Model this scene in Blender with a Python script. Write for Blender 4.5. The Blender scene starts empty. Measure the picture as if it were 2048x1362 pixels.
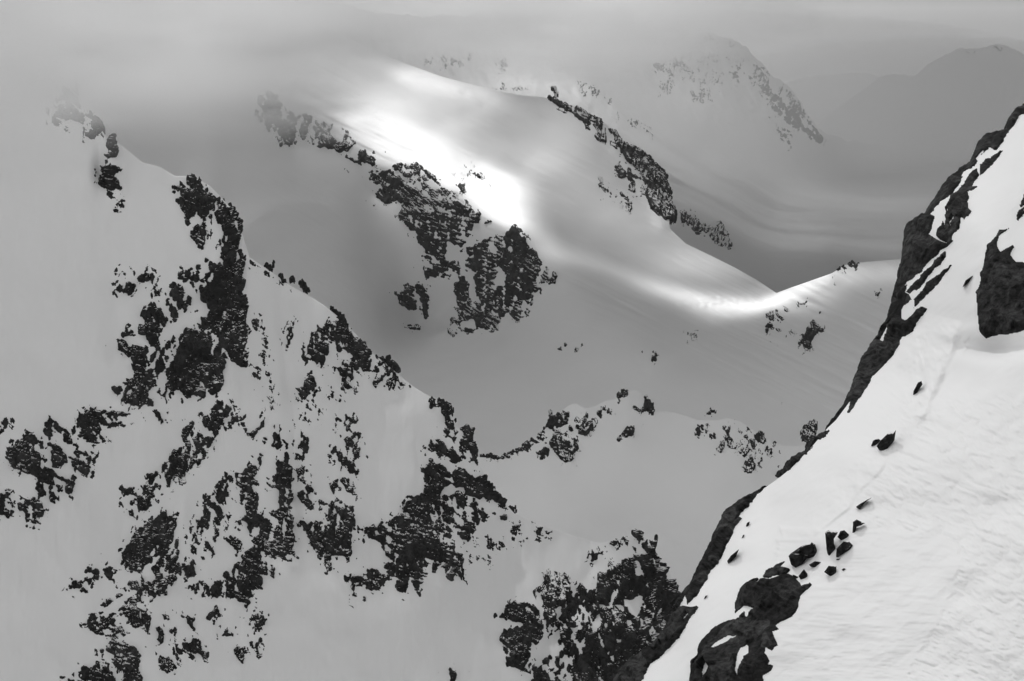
import bpy, math, random
import numpy as np

# ---------------------------------------------------------------- camera, sky, sun, exposure
scene = bpy.context.scene
F_PX = 4107.0                       # focal length in pixels of the 2048 px wide photograph
PITCH = math.atan(631.0 / F_PX)     # the horizon lies at y = 50 of 1362

cam_data = bpy.data.cameras.new("camera")
cam_data.sensor_width = 36.0
cam_data.lens = 36.0 * F_PX / 2048.0
cam_data.clip_start = 1.0
cam_data.clip_end = 80000.0
cam = bpy.data.objects.new("camera", cam_data)
cam.rotation_euler = (math.pi / 2 - PITCH, 0, 0)
scene.collection.objects.link(cam)
scene.camera = cam

SUN_ELEV = math.radians(36)
SUN_AZ = math.radians(-14)          # measured from +Y (ahead) towards +X
SUN_DIR = np.array([math.cos(SUN_ELEV) * math.sin(SUN_AZ), math.cos(SUN_ELEV) * math.cos(SUN_AZ), math.sin(SUN_ELEV)])

world = bpy.data.worlds.new("World")
scene.world = world
world.use_nodes = True
wn = world.node_tree
for n in list(wn.nodes):
    wn.nodes.remove(n)
w_sky = wn.nodes.new("ShaderNodeTexSky")
w_sky.sky_type = 'NISHITA'
w_sky.sun_disc = False
w_sky.sun_elevation = SUN_ELEV
w_sky.sun_rotation = SUN_AZ
w_sky.air_density = 1.0
w_sky.dust_density = 3.0
w_bw = wn.nodes.new("ShaderNodeRGBToBW")      # a black and white photograph
w_bg = wn.nodes.new("ShaderNodeBackground")
w_bg.inputs["Strength"].default_value = 0.075
w_out = wn.nodes.new("ShaderNodeOutputWorld")
wn.links.new(w_sky.outputs[0], w_bw.inputs[0])
wn.links.new(w_bw.outputs[0], w_bg.inputs["Color"])
wn.links.new(w_bg.outputs[0], w_out.inputs["Surface"])

sun_data = bpy.data.lights.new("sun", 'SUN')
sun_data.energy = 4.5
sun_data.angle = math.radians(1.5)
sun = bpy.data.objects.new("sun", sun_data)
sun.rotation_euler = (math.pi / 2 - SUN_ELEV, 0, math.pi - SUN_AZ)
scene.collection.objects.link(sun)

scene.view_settings.view_transform = 'Standard'
scene.view_settings.look = 'None'
scene.view_settings.gamma = 1.0
scene.view_settings.use_curve_mapping = False
scene.view_settings.exposure = 0.36

scene.render.engine = 'CYCLES'
scene.cycles.use_denoising = True
scene.cycles.use_adaptive_sampling = True
scene.cycles.adaptive_threshold = 0.02
scene.cycles.max_bounces = 6
scene.cycles.diffuse_bounces = 3
scene.cycles.glossy_bounces = 1
scene.cycles.transmission_bounces = 2
scene.cycles.transparent_max_bounces = 8
scene.cycles.volume_bounces = 4
scene.cycles.volume_max_steps = 64
scene.cycles.volume_step_rate = 2.5

# ---------------------------------------------------------------- projection
CP, SP = math.cos(PITCH), math.sin(PITCH)

def unproject(px, py, D):
    """world points of photograph pixels at depth D along the optical axis"""
    px = np.asarray(px, float); py = np.asarray(py, float); D = np.asarray(D, float)
    x = (px - 1024.0) / F_PX * D
    up = (681.0 - py) / F_PX * D
    return np.stack([x, D * CP + up * SP, -D * SP + up * CP], -1)

# ---------------------------------------------------------------- noise
def _hash(ix, iy, seed):
    h = (ix.astype(np.int64) * 374761393 + iy.astype(np.int64) * 668265263 + int(seed) * 1442695041) & 0xFFFFFFFF
    h = ((h ^ (h >> 13)) * 1274126177) & 0xFFFFFFFF
    h = ((h ^ (h >> 15)) * 2246822519) & 0xFFFFFFFF
    return ((h ^ (h >> 16)) & 0xFFFFFF) / float(0x1000000)

def vnoise(x, y, seed=0):
    ix = np.floor(x); iy = np.floor(y)
    fx = x - ix; fy = y - iy
    fx = fx * fx * fx * (fx * (fx * 6 - 15) + 10); fy = fy * fy * fy * (fy * (fy * 6 - 15) + 10)
    a = _hash(ix, iy, seed); b = _hash(ix + 1, iy, seed); c = _hash(ix, iy + 1, seed); d = _hash(ix + 1, iy + 1, seed)
    return (a + (b - a) * fx) * (1 - fy) + (c + (d - c) * fx) * fy

def fbm(x, y, seed=0, octaves=4, gain=0.5):
    s = 0.0; a = 1.0; t = 0.0
    for i in range(octaves):
        s = s + a * (vnoise(x * 2.03 ** i + 17.3 * i, y * 2.03 ** i - 9.1 * i, seed + i * 7) - 0.5)
        t += a; a *= gain
    return s / t * 2

def tri(x, y, seed):
    """value noise without smoothing on a triangle lattice: flat facets and straight, sharp edges"""
    x = x + 0.5 * y
    ix = np.floor(x); iy = np.floor(y)
    fx = x - ix; fy = y - iy
    a = _hash(ix, iy, seed); b = _hash(ix + 1, iy, seed); c = _hash(ix, iy + 1, seed); d = _hash(ix + 1, iy + 1, seed)
    return np.where(fx + fy < 1, a + (b - a) * fx + (c - a) * fy, d + (c - d) * (1 - fx) + (b - d) * (1 - fy)) - 0.5

def tri_multi(u, v, scale, angle, aspect, seed, weights=(0.75, 0.8, 0.75, 0.55, 0.34), fall=False):
    s = 0.0
    for k, w in enumerate(weights):
        an = angle + (0.0, 1.05, -0.8, 0.45, 2.0)[k]
        sc = scale * (2.1, 1.05, 0.55, 0.3, 0.17)[k]
        asp = (aspect, aspect, 1 + 0.5 * (aspect - 1), 1.1, 1.0)[k]
        if fall and k < 3:                     # ribs and gullies follow the fall line
            an = 1.57 + (0.25, -0.5, 0.6)[k] + 0.5 * (angle - 0.9); asp = (3.0, 1.9, 1.5)[k]; sc = scale * (1.3, 0.8, 0.5)[k]
        ca, sa = math.cos(an), math.sin(an)
        a = (u * ca + v * sa) / (sc * asp); b = (-u * sa + v * ca) / sc
        s = s + w * tri(a + 13.7 * k, b - 5.3 * k, seed + 31 * k)
    return s

# ---------------------------------------------------------------- plane geometry
def poly_sd(u, v, poly):
    """signed distance to a polygon, positive inside"""
    p = np.asarray(poly, float); q = np.roll(p, -1, 0)
    d2 = np.full(u.shape, 1e18); inside = np.zeros(u.shape, bool)
    for (x1, y1), (x2, y2) in zip(p, q):
        ex, ey = x2 - x1, y2 - y1
        L = ex * ex + ey * ey + 1e-12
        t = np.clip(((u - x1) * ex + (v - y1) * ey) / L, 0, 1)
        d2 = np.minimum(d2, (u - x1 - t * ex) ** 2 + (v - y1 - t * ey) ** 2)
        if y1 != y2:
            c = ((y1 > v) != (y2 > v)) & (u < (x2 - x1) * (v - y1) / (y2 - y1) + x1)
            inside ^= c
    d = np.sqrt(d2)
    return np.where(inside, d, -d)

def line_dist(u, v, line):
    """distance to a polyline, sign of the side (positive: right of its direction on screen) and position along it 0..1"""
    p = np.asarray(line, float)
    seg = np.hypot(*(p[1:] - p[:-1]).T); acc = np.concatenate([[0], np.cumsum(seg)])
    best = np.full(u.shape, 1e18); side = np.zeros(u.shape); pos = np.zeros(u.shape)
    for i in range(len(p) - 1):
        x1, y1 = p[i]; ex, ey = p[i + 1] - p[i]
        t = np.clip(((u - x1) * ex + (v - y1) * ey) / (ex * ex + ey * ey), 0, 1)
        d2 = (u - x1 - t * ex) ** 2 + (v - y1 - t * ey) ** 2
        m = d2 < best
        best = np.where(m, d2, best); side = np.where(m, np.sign(-(ex * (v - y1) - ey * (u - x1))), side)
        pos = np.where(m, (acc[i] + t * seg[i]) / acc[-1], pos)
    return np.sqrt(best), side, pos

def sstep(a, b, x):
    t = np.clip((x - a) / (b - a), 0, 1)
    return t * t * (3 - 2 * t)

def resample(line, n, px_step=None):
    p = np.asarray(line, float)
    seg = np.hypot(*(p[1:] - p[:-1]).T); acc = np.concatenate([[0], np.cumsum(seg)])
    s = np.linspace(0, acc[-1], n)
    return np.stack([np.interp(s, acc, p[:, 0]), np.interp(s, acc, p[:, 1])], -1), acc[-1]

# ---------------------------------------------------------------- materials
def new_mat(name):
    m = bpy.data.materials.new(name); m.use_nodes = True
    nt = m.node_tree
    for n in list(nt.nodes):
        nt.nodes.remove(n)
    return m, nt, nt.nodes, nt.links

def grey(v):
    return (v, v, v, 1)

def snow_material(name, albedo, scales, strengths, dist, stretch=(1, 1, 1), rot=0.0):
    m, nt, N, L = new_mat(name)
    out = N.new("ShaderNodeOutputMaterial"); b = N.new("ShaderNodeBsdfPrincipled")
    b.inputs["Roughness"].default_value = 0.65
    b.inputs["Specular IOR Level"].default_value = 0.25
    tc = N.new("ShaderNodeTexCoord"); mp = N.new("ShaderNodeMapping")
    mp.vector_type = 'TEXTURE'; mp.inputs["Scale"].default_value = stretch; mp.inputs["Rotation"].default_value = (0, 0, rot)
    L.new(tc.outputs["Object"], mp.inputs["Vector"])
    prev = None
    for sc, st in zip(scales, strengths):
        nz = N.new("ShaderNodeTexNoise"); nz.inputs["Scale"].default_value = sc
        nz.inputs["Detail"].default_value = 4; nz.inputs["Roughness"].default_value = 0.55
        L.new(mp.outputs[0], nz.inputs["Vector"])
        bu = N.new("ShaderNodeBump"); bu.inputs["Strength"].default_value = st; bu.inputs["Distance"].default_value = dist / sc
        L.new(nz.outputs["Fac"], bu.inputs["Height"])
        if prev: L.new(prev.outputs[0], bu.inputs["Normal"])
        prev = bu
    L.new(prev.outputs[0], b.inputs["Normal"])
    # faint differences of grain and density
    nz = N.new("ShaderNodeTexNoise"); nz.inputs["Scale"].default_value = scales[0] * 0.6; nz.inputs["Detail"].default_value = 5
    L.new(tc.outputs["Object"], nz.inputs["Vector"])
    mr = N.new("ShaderNodeMapRange"); mr.inputs["To Min"].default_value = albedo * 0.95; mr.inputs["To Max"].default_value = min(albedo * 1.04, 0.92)
    L.new(nz.outputs["Fac"], mr.inputs["Value"])
    L.new(mr.outputs[0], b.inputs["Base Color"])
    L.new(b.outputs[0], out.inputs["Surface"])
    return m

def rock_material(name, dark, light, scale, snow_at, snow_soft, snow_noise, bump):
    """rock, with snow lying where the surface is flat enough to hold it"""
    m, nt, N, L = new_mat(name)
    out = N.new("ShaderNodeOutputMaterial"); b = N.new("ShaderNodeBsdfPrincipled")
    b.inputs["Roughness"].default_value = 0.85; b.inputs["Specular IOR Level"].default_value = 0.06
    tc = N.new("ShaderNodeTexCoord")
    n1 = N.new("ShaderNodeTexNoise"); n1.inputs["Scale"].default_value = scale; n1.inputs["Detail"].default_value = 8; n1.inputs["Roughness"].default_value = 0.65
    n2 = N.new("ShaderNodeTexVoronoi"); n2.feature = 'DISTANCE_TO_EDGE'; n2.inputs["Scale"].default_value = scale * 0.8
    wv = N.new("ShaderNodeTexNoise"); wv.inputs["Scale"].default_value = scale * 0.5; wv.inputs["Detail"].default_value = 3
    mixv = N.new("ShaderNodeMix"); mixv.data_type = 'VECTOR'; mixv.inputs[0].default_value = 0.06 / 1.0
    L.new(tc.outputs["Object"], n1.inputs["Vector"]); L.new(tc.outputs["Object"], wv.inputs["Vector"])
    sca = N.new("ShaderNodeVectorMath"); sca.operation = 'SCALE'; sca.inputs["Scale"].default_value = 1.2 / scale
    L.new(wv.outputs["Color"], sca.inputs[0])
    add = N.new("ShaderNodeVectorMath"); add.operation = 'ADD'
    L.new(tc.outputs["Object"], add.inputs[0]); L.new(sca.outputs[0], add.inputs[1])
    L.new(add.outputs[0], n2.inputs["Vector"])
    N.remove(mixv)
    ramp = N.new("ShaderNodeMapRange"); ramp.inputs["From Min"].default_value = 0.35; ramp.inputs["From Max"].default_value = 0.7
    ramp.inputs["To Min"].default_value = dark; ramp.inputs["To Max"].default_value = light
    L.new(n1.outputs["Fac"], ramp.inputs["Value"])
    cr = N.new("ShaderNodeMapRange"); cr.inputs["From Max"].default_value = 0.05; cr.inputs["To Min"].default_value = 0.65
    L.new(n2.outputs["Distance"], cr.inputs["Value"])
    mul = N.new("ShaderNodeMath"); mul.operation = 'MULTIPLY'
    L.new(ramp.outputs[0], mul.inputs[0]); L.new(cr.outputs[0], mul.inputs[1])
    blk = N.new("ShaderNodeTexVoronoi"); blk.inputs["Scale"].default_value = scale * 0.32
    L.new(add.outputs[0], blk.inputs["Vector"])
    bw = N.new("ShaderNodeSeparateColor"); L.new(blk.outputs["Color"], bw.inputs[0])
    bm_ = N.new("ShaderNodeMapRange"); bm_.inputs["To Min"].default_value = 0.45; bm_.inputs["To Max"].default_value = 1.5
    L.new(bw.outputs[0], bm_.inputs["Value"])
    mul0 = mul
    mul = N.new("ShaderNodeMath"); mul.operation = 'MULTIPLY'
    L.new(mul0.outputs[0], mul.inputs[0]); L.new(bm_.outputs[0], mul.inputs[1])
    # snow lying on ledges
    ge = N.new("ShaderNodeNewGeometry"); sx = N.new("ShaderNodeSeparateXYZ")
    L.new(ge.outputs["True Normal"], sx.inputs[0])
    n3 = N.new("ShaderNodeTexNoise"); n3.inputs["Scale"].default_value = scale * 0.6; n3.inputs["Detail"].default_value = 5
    L.new(tc.outputs["Object"], n3.inputs["Vector"])
    ma = N.new("ShaderNodeMath"); ma.operation = 'MULTIPLY_ADD'; ma.inputs[1].default_value = snow_noise
    n4 = N.new("ShaderNodeTexNoise"); n4.inputs["Scale"].default_value = scale * 0.11; n4.inputs["Detail"].default_value = 2
    L.new(tc.outputs["Object"], n4.inputs["Vector"])
    m4 = N.new("ShaderNodeMapRange"); m4.inputs["From Min"].default_value = 0.35; m4.inputs["From Max"].default_value = 0.65
    m4.inputs["To Min"].default_value = -0.14; m4.inputs["To Max"].default_value = 0.14
    L.new(n4.outputs["Fac"], m4.inputs["Value"])
    a4 = N.new("ShaderNodeMath"); a4.operation = 'ADD'
    L.new(sx.outputs["Z"], a4.inputs[0]); L.new(m4.outputs[0], a4.inputs[1])
    L.new(n3.outputs["Fac"], ma.inputs[0]); L.new(a4.outputs[0], ma.inputs[2])
    ms = N.new("ShaderNodeMapRange"); ms.interpolation_type = 'SMOOTHSTEP'
    ms.inputs["From Min"].default_value = snow_at + snow_noise * 0.5 - snow_soft; ms.inputs["From Max"].default_value = snow_at + snow_noise * 0.5 + snow_soft
    L.new(ma.outputs[0], ms.inputs["Value"])
    mx = N.new("ShaderNodeMix"); mx.data_type = 'FLOAT'
    L.new(ms.outputs[0], mx.inputs[0]); L.new(mul.outputs[0], mx.inputs[2]); mx.inputs[3].default_value = 0.82
    L.new(mx.outputs[0], b.inputs["Base Color"])
    bu = N.new("ShaderNodeBump"); bu.inputs["Strength"].default_value = bump; bu.inputs["Distance"].default_value = 0.25 / scale
    hm = N.new("ShaderNodeMath"); hm.operation = 'MULTIPLY_ADD'; hm.inputs[1].default_value = 0.35
    L.new(cr.outputs[0], hm.inputs[0]); L.new(n1.outputs["Fac"], hm.inputs[2])
    L.new(hm.outputs[0], bu.inputs["Height"]); L.new(bu.outputs[0], b.inputs["Normal"])
    L.new(b.outputs[0], out.inputs["Surface"])
    return m

M = {}
M['snow_near'] = snow_material("wind_packed_snow", 0.86, (0.35, 1.6, 6.0), (0.14, 0.12, 0.07), 0.12, (2.2, 1.0, 1.0), 0.3)
M['snow_mid'] = snow_material("mountain_snow", 0.85, (0.02, 0.09), (0.25, 0.12), 0.12)
M['snow_glacier'] = snow_material("glacier_snow", 0.87, (0.03, 0.09), (0.14, 0.14), 0.2, (9.0, 1.0, 1.0), -1.01)
M['snow_far'] = snow_material("distant_snow", 0.85, (0.006, 0.03), (0.35, 0.2), 0.16)
M['rock_near'] = rock_material("fractured_gneiss", 0.004, 0.060, 4.0, 1.22, 0.04, 0.30, 1.0)
M['rock_boulder'] = rock_material("boulder_rock", 0.007, 0.05, 6.0, 0.88, 0.05, 0.25, 0.8)
M['rock_mid'] = rock_material("ridge_rock", 0.004, 0.036, 0.30, 0.93, 0.04, 0.34, 0.6)
M['rock_far'] = rock_material("cliff_rock", 0.006, 0.040, 0.12, 0.92, 0.05, 0.32, 0.5)
M['rock_distant'] = rock_material("distant_rock", 0.025, 0.06, 0.05, 0.84, 0.08, 0.4, 0.4)

# ---------------------------------------------------------------- object helpers
COL = scene.collection

def mesh_obj(name, verts, faces, mat, parent=None, smooth=True):
    me = bpy.data.meshes.new(name)
    verts = np.asarray(verts, np.float32); faces = np.asarray(faces, np.int32)
    me.vertices.add(len(verts)); me.vertices.foreach_set("co", verts.ravel())
    k = faces.shape[1]
    me.loops.add(faces.size); me.loops.foreach_set("vertex_index", faces.ravel())
    me.polygons.add(len(faces))
    me.polygons.foreach_set("loop_start", np.arange(0, faces.size, k, dtype=np.int32))
    me.polygons.foreach_set("use_smooth", np.full(len(faces), smooth, dtype=bool))
    me.update(calc_edges=True)
    me.materials.append(mat)
    o = bpy.data.objects.new(name, me)
    COL.objects.link(o)
    if parent is not None:
        o.parent = parent
    return o

def tag(o, label=None, category=None, group=None, kind=None):
    if label: o["label"] = label
    if category: o["category"] = category
    if group: o["group"] = group
    if kind: o["kind"] = kind
    return o

def grid_faces(nr, nc):
    i = np.arange(nr * nc).reshape(nr, nc)
    return np.stack([i[:-1, :-1], i[1:, :-1], i[1:, 1:], i[:-1, 1:]], -1).reshape(-1, 4)

# ---------------------------------------------------------------- terrain layers
class Layer:
    """one mountain side: inverse depth is a thin plate spline through surveyed points (a plane has inverse depth linear in x, y), plus relief"""
    def __init__(self, crest, base, ctrl, step, relief=None, back=(200.0, 0.9), jag=0.0):
        self.jag = jag
        self.crest, self.base, self.step, self.relief, self.back = crest, base, step, relief, back
        c = np.asarray(ctrl, float)
        self.cx = c[:, 0] / 1000; self.cy = c[:, 1] / 1000
        w = 1000.0 / c[:, 2]
        n = len(c)
        K = self._phi(np.hypot(self.cx[:, None] - self.cx[None], self.cy[:, None] - self.cy[None])) + 1e-4 * np.eye(n)
        P = np.stack([np.ones(n), self.cx, self.cy], -1)
        A = np.block([[K, P], [P.T, np.zeros((3, 3))]])
        self.sol = np.linalg.solve(A, np.concatenate([w, [0, 0, 0]]))

    @staticmethod
    def _phi(r):
        return r * r * np.log(r + 1e-9)

    def depth(self, u, v):
        u = np.asarray(u, float); v = np.asarray(v, float)
        x = u / 1000; y = v / 1000
        n = len(self.cx)
        s = self.sol[n] + self.sol[n + 1] * x + self.sol[n + 2] * y
        for i in range(n):
            s = s + self.sol[i] * self._phi(np.hypot(x - self.cx[i], y - self.cy[i]))
        D = 1000.0 / s
        if self.relief:
            D = D - self.relief(u, v)
        return D

    def point(self, u, v):
        return unproject(u, v, self.depth(u, v))

    def normal(self, u, v, e=2.0):
        a = self.point(u + e, v) - self.point(u - e, v)
        b = self.point(u, v + e) - self.point(u, v - e)
        n = np.cross(a, b)
        n /= np.linalg.norm(n, axis=-1, keepdims=True) + 1e-12
        p = self.point(u, v)
        return n * np.where((n * p).sum(-1, keepdims=True) > 0, -1, 1)

    def build(self, name, mat, label=None):
        La = resample(self.crest, 2)[1]; Lb = resample(self.base, 2)[1]
        ns = int(max(La, Lb) / self.step) + 2
        A, _ = resample(self.crest, ns); B, _ = resample(self.base, ns)
        if self.jag:
            A[:, 1] += self.jag * tri_multi(A[:, 0], 0 * A[:, 0], 16, 0, 1, 5)
        nt = int(np.max(np.hypot(*(A - B).T)) / self.step) + 2
        t = np.linspace(0, 1, nt)[:, None]
        U = A[:, 0][None] * (1 - t) + B[:, 0][None] * t
        V = A[:, 1][None] * (1 - t) + B[:, 1][None] * t
        P = self.point(U, V)
        # the far side, falling away behind the crest
        rows = []
        length, slope = self.back
        nb = 9
        for k in range(nb, 0, -1):
            r = length * (k / nb) ** 1.8
            q = P[0].copy()
            q[:, 1] += r; q[:, 2] -= slope * r * min(1.0, 0.35 + k / nb)
            rows.append(q)
        G = np.concatenate([np.stack(rows), P], 0)
        o = mesh_obj(name, G.reshape(-1, 3), grid_faces(G.shape[0], G.shape[1]), mat)
        tag(o, label, None, None, "structure")
        return o

def ribs(u, v, items):
    r = 0.0
    for line, w, amp in items:
        d, _, pos = line_dist(u, v, line)
        r = r + amp * np.exp(-(d / w) ** 2)
    return r

# ---- the rocky ridge on the left
RIDGE_RIBS = [
    ([(395, 400), (440, 480), (480, 560), (480, 650), (450, 760)], 55, 9),
    ([(300, 700), (270, 760), (230, 800)], 40, 5),
    ([(655, 610), (640, 700), (630, 800)], 34, 6),
    ([(560, 560), (570, 700), (585, 830), (589, 930), (591, 1030), (594, 1130)], 13, -2.5),
    ([(440, 800), (400, 900), (330, 1060), (290, 1180), (270, 1300)], 40, 6),
    ([(550, 830), (520, 960), (560, 1100)], 40, 5),
    ([(660, 880), (680, 1000), (655, 1140)], 34, 5),
    ([(880, 810), (930, 890), (960, 970), (900, 1080), (800, 1150)], 50, 8),
    ([(760, 800), (770, 900), (740, 1050)], 60, -2),
    ([(1290, 1070), (1290, 1180), (1260, 1330)], 60, 9),
    ([(1060, 1180), (1030, 1300)], 40, 4),
    ([(1190, 1130), (1130, 1230), (1080, 1330)], 16, -3),
    ([(210, 270), (225, 340), (235, 380)], 18, 4),
    ([(60, 900), (90, 1000)], 50, 5),
]
def ridge_relief(u, v):
    r = ribs(u, v, RIDGE_RIBS)
    r = r + 4.4 * fbm(u / 130, v / 170, 3, 3) + 0.8 * fbm(u / 34, v / 70, 5, 3)
    r = r + 0.5 * fbm(u / 11 + 0.6 * fbm(u / 50, v / 50, 15, 2), v / 90, 9, 3) * sstep(0.0, 0.35, fbm(u / 120, v / 160, 13, 2)) * sstep(650, 760, v)
    # wind scoop beside the pinnacle
    r = r - 6.0 * np.exp(-((u - 200) / 12) ** 2 - ((v - 330) / 42) ** 2)
    return r

ridge = Layer(
    crest=[(-120, 90), (-20, 130), (60, 165), (125, 195), (150, 208), (172, 232), (195, 246), (215, 278), (240, 288), (262, 305), (285, 325), (320, 333), (350, 352), (385, 352),
           (420, 372), (440, 392), (470, 425), (481, 460), (486, 505), (510, 522), (545, 545), (580, 570), (620, 592), (648, 610), (675, 632), (700, 655), (745, 705), (780, 735),
           (828, 774), (860, 793), (885, 802), (903, 830), (915, 855), (935, 862), (948, 895), (955, 925), (975, 955), (1000, 995), (1030, 1028), (1065, 1045), (1105, 1058),
           (1150, 1073), (1200, 1086), (1235, 1082), (1265, 1070), (1292, 1072), (1308, 1095), (1322, 1125), (1338, 1140), (1346, 1165), (1354, 1190), (1380, 1300), (1400, 1400), (1440, 1540)],
    base=[(-120, 1560), (1440, 1560)],
    ctrl=[(-100, 120, 1050), (0, 150, 1030), (130, 190, 1010), (240, 290, 990), (380, 350, 985), (486, 505, 960), (650, 610, 950), (828, 774, 930), (905, 830, 915), (955, 925, 905), (1105, 1058, 895),
          (1200, 1086, 890), (1290, 1070, 868), (1350, 1165, 862), (-100, 700, 915), (60, 500, 955), (200, 560, 945), (0, 1100, 860), (0, 1400, 815), (250, 900, 890), (300, 1400, 800), (430, 700, 912),
          (600, 900, 885), (600, 1200, 835), (700, 1400, 800), (800, 1000, 868), (950, 1250, 828), (1000, 1400, 800), (1200, 1250, 828), (1300, 1400, 806), (580, 620, 945)],
    step=4.0, relief=ridge_relief, back=(420.0, 0.9))
ridge.build("ridge", M['snow_mid'])

# ---- the small cirque behind it
def cirque_relief(u, v):
    r = ribs(u, v, [([(1140, 815), (1130, 870), (1125, 920)], 26, 7), ([(1255, 785), (1262, 830), (1255, 880)], 22, 4), ([(1300, 810), (1300, 840)], 20, 4),
                    ([(1455, 845), (1470, 900), (1500, 945)], 24, 5), ([(1172, 815), (1165, 850)], 14, 4)])
    return r + 1.6 * fbm(u / 120, v / 90, 21, 3)
cirque = Layer(
    crest=[(900, 900), (955, 914), (990, 916), (1030, 905), (1060, 882), (1090, 858), (1115, 830), (1135, 812), (1150, 806), (1172, 817), (1190, 812), (1210, 802), (1230, 798), (1250, 782), (1272, 780),
           (1295, 795), (1308, 822), (1330, 822), (1350, 825), (1375, 832), (1395, 840), (1430, 840), (1455, 836), (1480, 842), (1510, 862), (1535, 878), (1560, 890), (1590, 892), (1625, 888), (1700, 900), (1900, 915), (2350, 940)],
    base=[(840, 1540), (2350, 1540)],
    ctrl=[(900, 900, 1225), (955, 914, 1230), (1060, 882, 1250), (1150, 806, 1275), (1250, 782, 1300), (1310, 822, 1295), (1450, 838, 1290), (1560, 890, 1270), (1700, 900, 1260), (1130, 950, 1190),
          (1250, 930, 1200), (1450, 960, 1195), (1250, 1060, 1150), (1050, 1060, 1150), (1450, 1080, 1140), (1250, 1300, 1095), (950, 1200, 1110), (1560, 1300, 1085), (2300, 935, 1250), (2300, 1300, 1085), (1900, 1100, 1150), (1250, 1540, 1050), (2300, 1540, 1040), (900, 1540, 1050)],
    step=4.0, relief=cirque_relief, back=(420.0, 0.8))
cirque.build("snow_bowl", M['snow_mid'])

# ---- the glacier basin, its rock rib, the shoulder and the knoll
def basin_relief(u, v):
    r = ribs(u, v, [([(760, 330), (860, 350), (950, 425), (1040, 470), (1100, 545)], 20, 5),
                    ([(1040, 480), (1000, 600)], 40, 5), ([(860, 430), (850, 560), (830, 620)], 36, 4), ([(600, 270), (700, 290)], 26, 4),
                    ([(945, 560), (880, 640)], 22, -8),
                    ([(1240, 300), (1310, 400), (1328, 445)], 18, 8),
                    ([(1300, 720), (1450, 660), (1540, 630), (1660, 560)], 18, 5)])
    r = r + 7.0 * fbm(u / 260, v / 120, 31, 3) + (2.4 * fbm((u * 0.9 + v * 0.44) / 170, (v * 0.9 - u * 0.44) / 12, 33, 3) + 0.7 * fbm((u * 0.9 + v * 0.44) / 60, (v * 0.9 - u * 0.44) / 5, 39, 2)) * sstep(40, -40, v - 340 - (u - 760) * 0.6)
    # broken, crevassed snow on the crest of the shoulder
    r = r + 2.6 * np.abs(fbm((u * 0.8 + v * 0.6) / 40, (v * 0.8 - u * 0.6) / 7, 35, 3)) * np.exp(-((u - 930) / 90) ** 2 - ((v - 190 - (u - 930) * 0.35) / 16) ** 2)
    r = r + 3.0 * np.abs(fbm(u / 16, v / 5, 37, 3)) * np.exp(-((u - 1420) / 120) ** 2 - ((v - 606) / 18) ** 2)
    return r
basin = Layer(
    crest=[(-260, -60), (100, -60), (420, -60), (520, -20), (590, 20), (660, 58), (750, 100), (820, 130), (880, 152), (940, 168), (1000, 182), (1040, 190), (1085, 194), (1117, 203), (1152, 213), (1190, 236), (1215, 250), (1243, 288), (1270, 300),
           (1290, 312), (1312, 330), (1326, 352), (1333, 385), (1338, 415), (1338, 440), (1340, 457), (1372, 487), (1420, 510), (1470, 535), (1515, 560), (1553, 586), (1580, 576), (1620, 562), (1665, 546), (1690, 530), (1720, 525), (1800, 518), (1920, 508), (2060, 500), (2450, 490)],
    base=[(-260, 1060), (2450, 1060)],
    ctrl=[(420, -60, 3050), (600, 30, 2950), (800, 125, 2820), (1000, 182, 2700), (1200, 278, 2520), (1330, 450, 2280), (1450, 527, 2130), (1553, 586, 2010), (1640, 555, 1960), (1720, 525, 1960), (1900, 508, 1960),
          (-200, -40, 3100), (-200, 500, 2600), (-200, 900, 2100), (350, 300, 2620), (250, 150, 2800), (500, 400, 2440), (530, 180, 2740), (620, 232, 2650), (700, 270, 2570), (600, 300, 2600), (690, 310, 2530), (560, 330, 2540),
          (762, 332, 2490), (745, 395, 2455), (700, 440, 2370), (900, 388, 2370), (960, 432, 2300), (870, 480, 2335), (850, 580, 2290), (835, 655, 2262), (1040, 470, 2200), (1112, 556, 2080), (1010, 560, 2180), (1000, 660, 2135), (930, 670, 2185), (1075, 610, 2085),
          (1130, 620, 2015), (1000, 725, 2000), (860, 720, 2120), (760, 620, 2200), (740, 520, 2290), (1150, 480, 2190), (960, 330, 2480),
          (700, 560, 2215), (900, 790, 1945), (1000, 850, 1850), (1300, 700, 1880), (1200, 640, 1965), (1400, 600, 2020), (1250, 480, 2210), (1050, 330, 2480), (1600, 700, 1830), (1600, 850, 1740), (1300, 850, 1780), (1800, 700, 1820), (500, 700, 2080), (400, 900, 1850), (1900, 900, 1700), (900, 960, 1780), (2400, 490, 1960), (2400, 900, 1690), (1700, 1060, 1640), (800, 1060, 1720)],
    step=3.5, relief=basin_relief, back=(700.0, 0.75))
basin.build("glacier", M['snow_glacier'])

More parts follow.
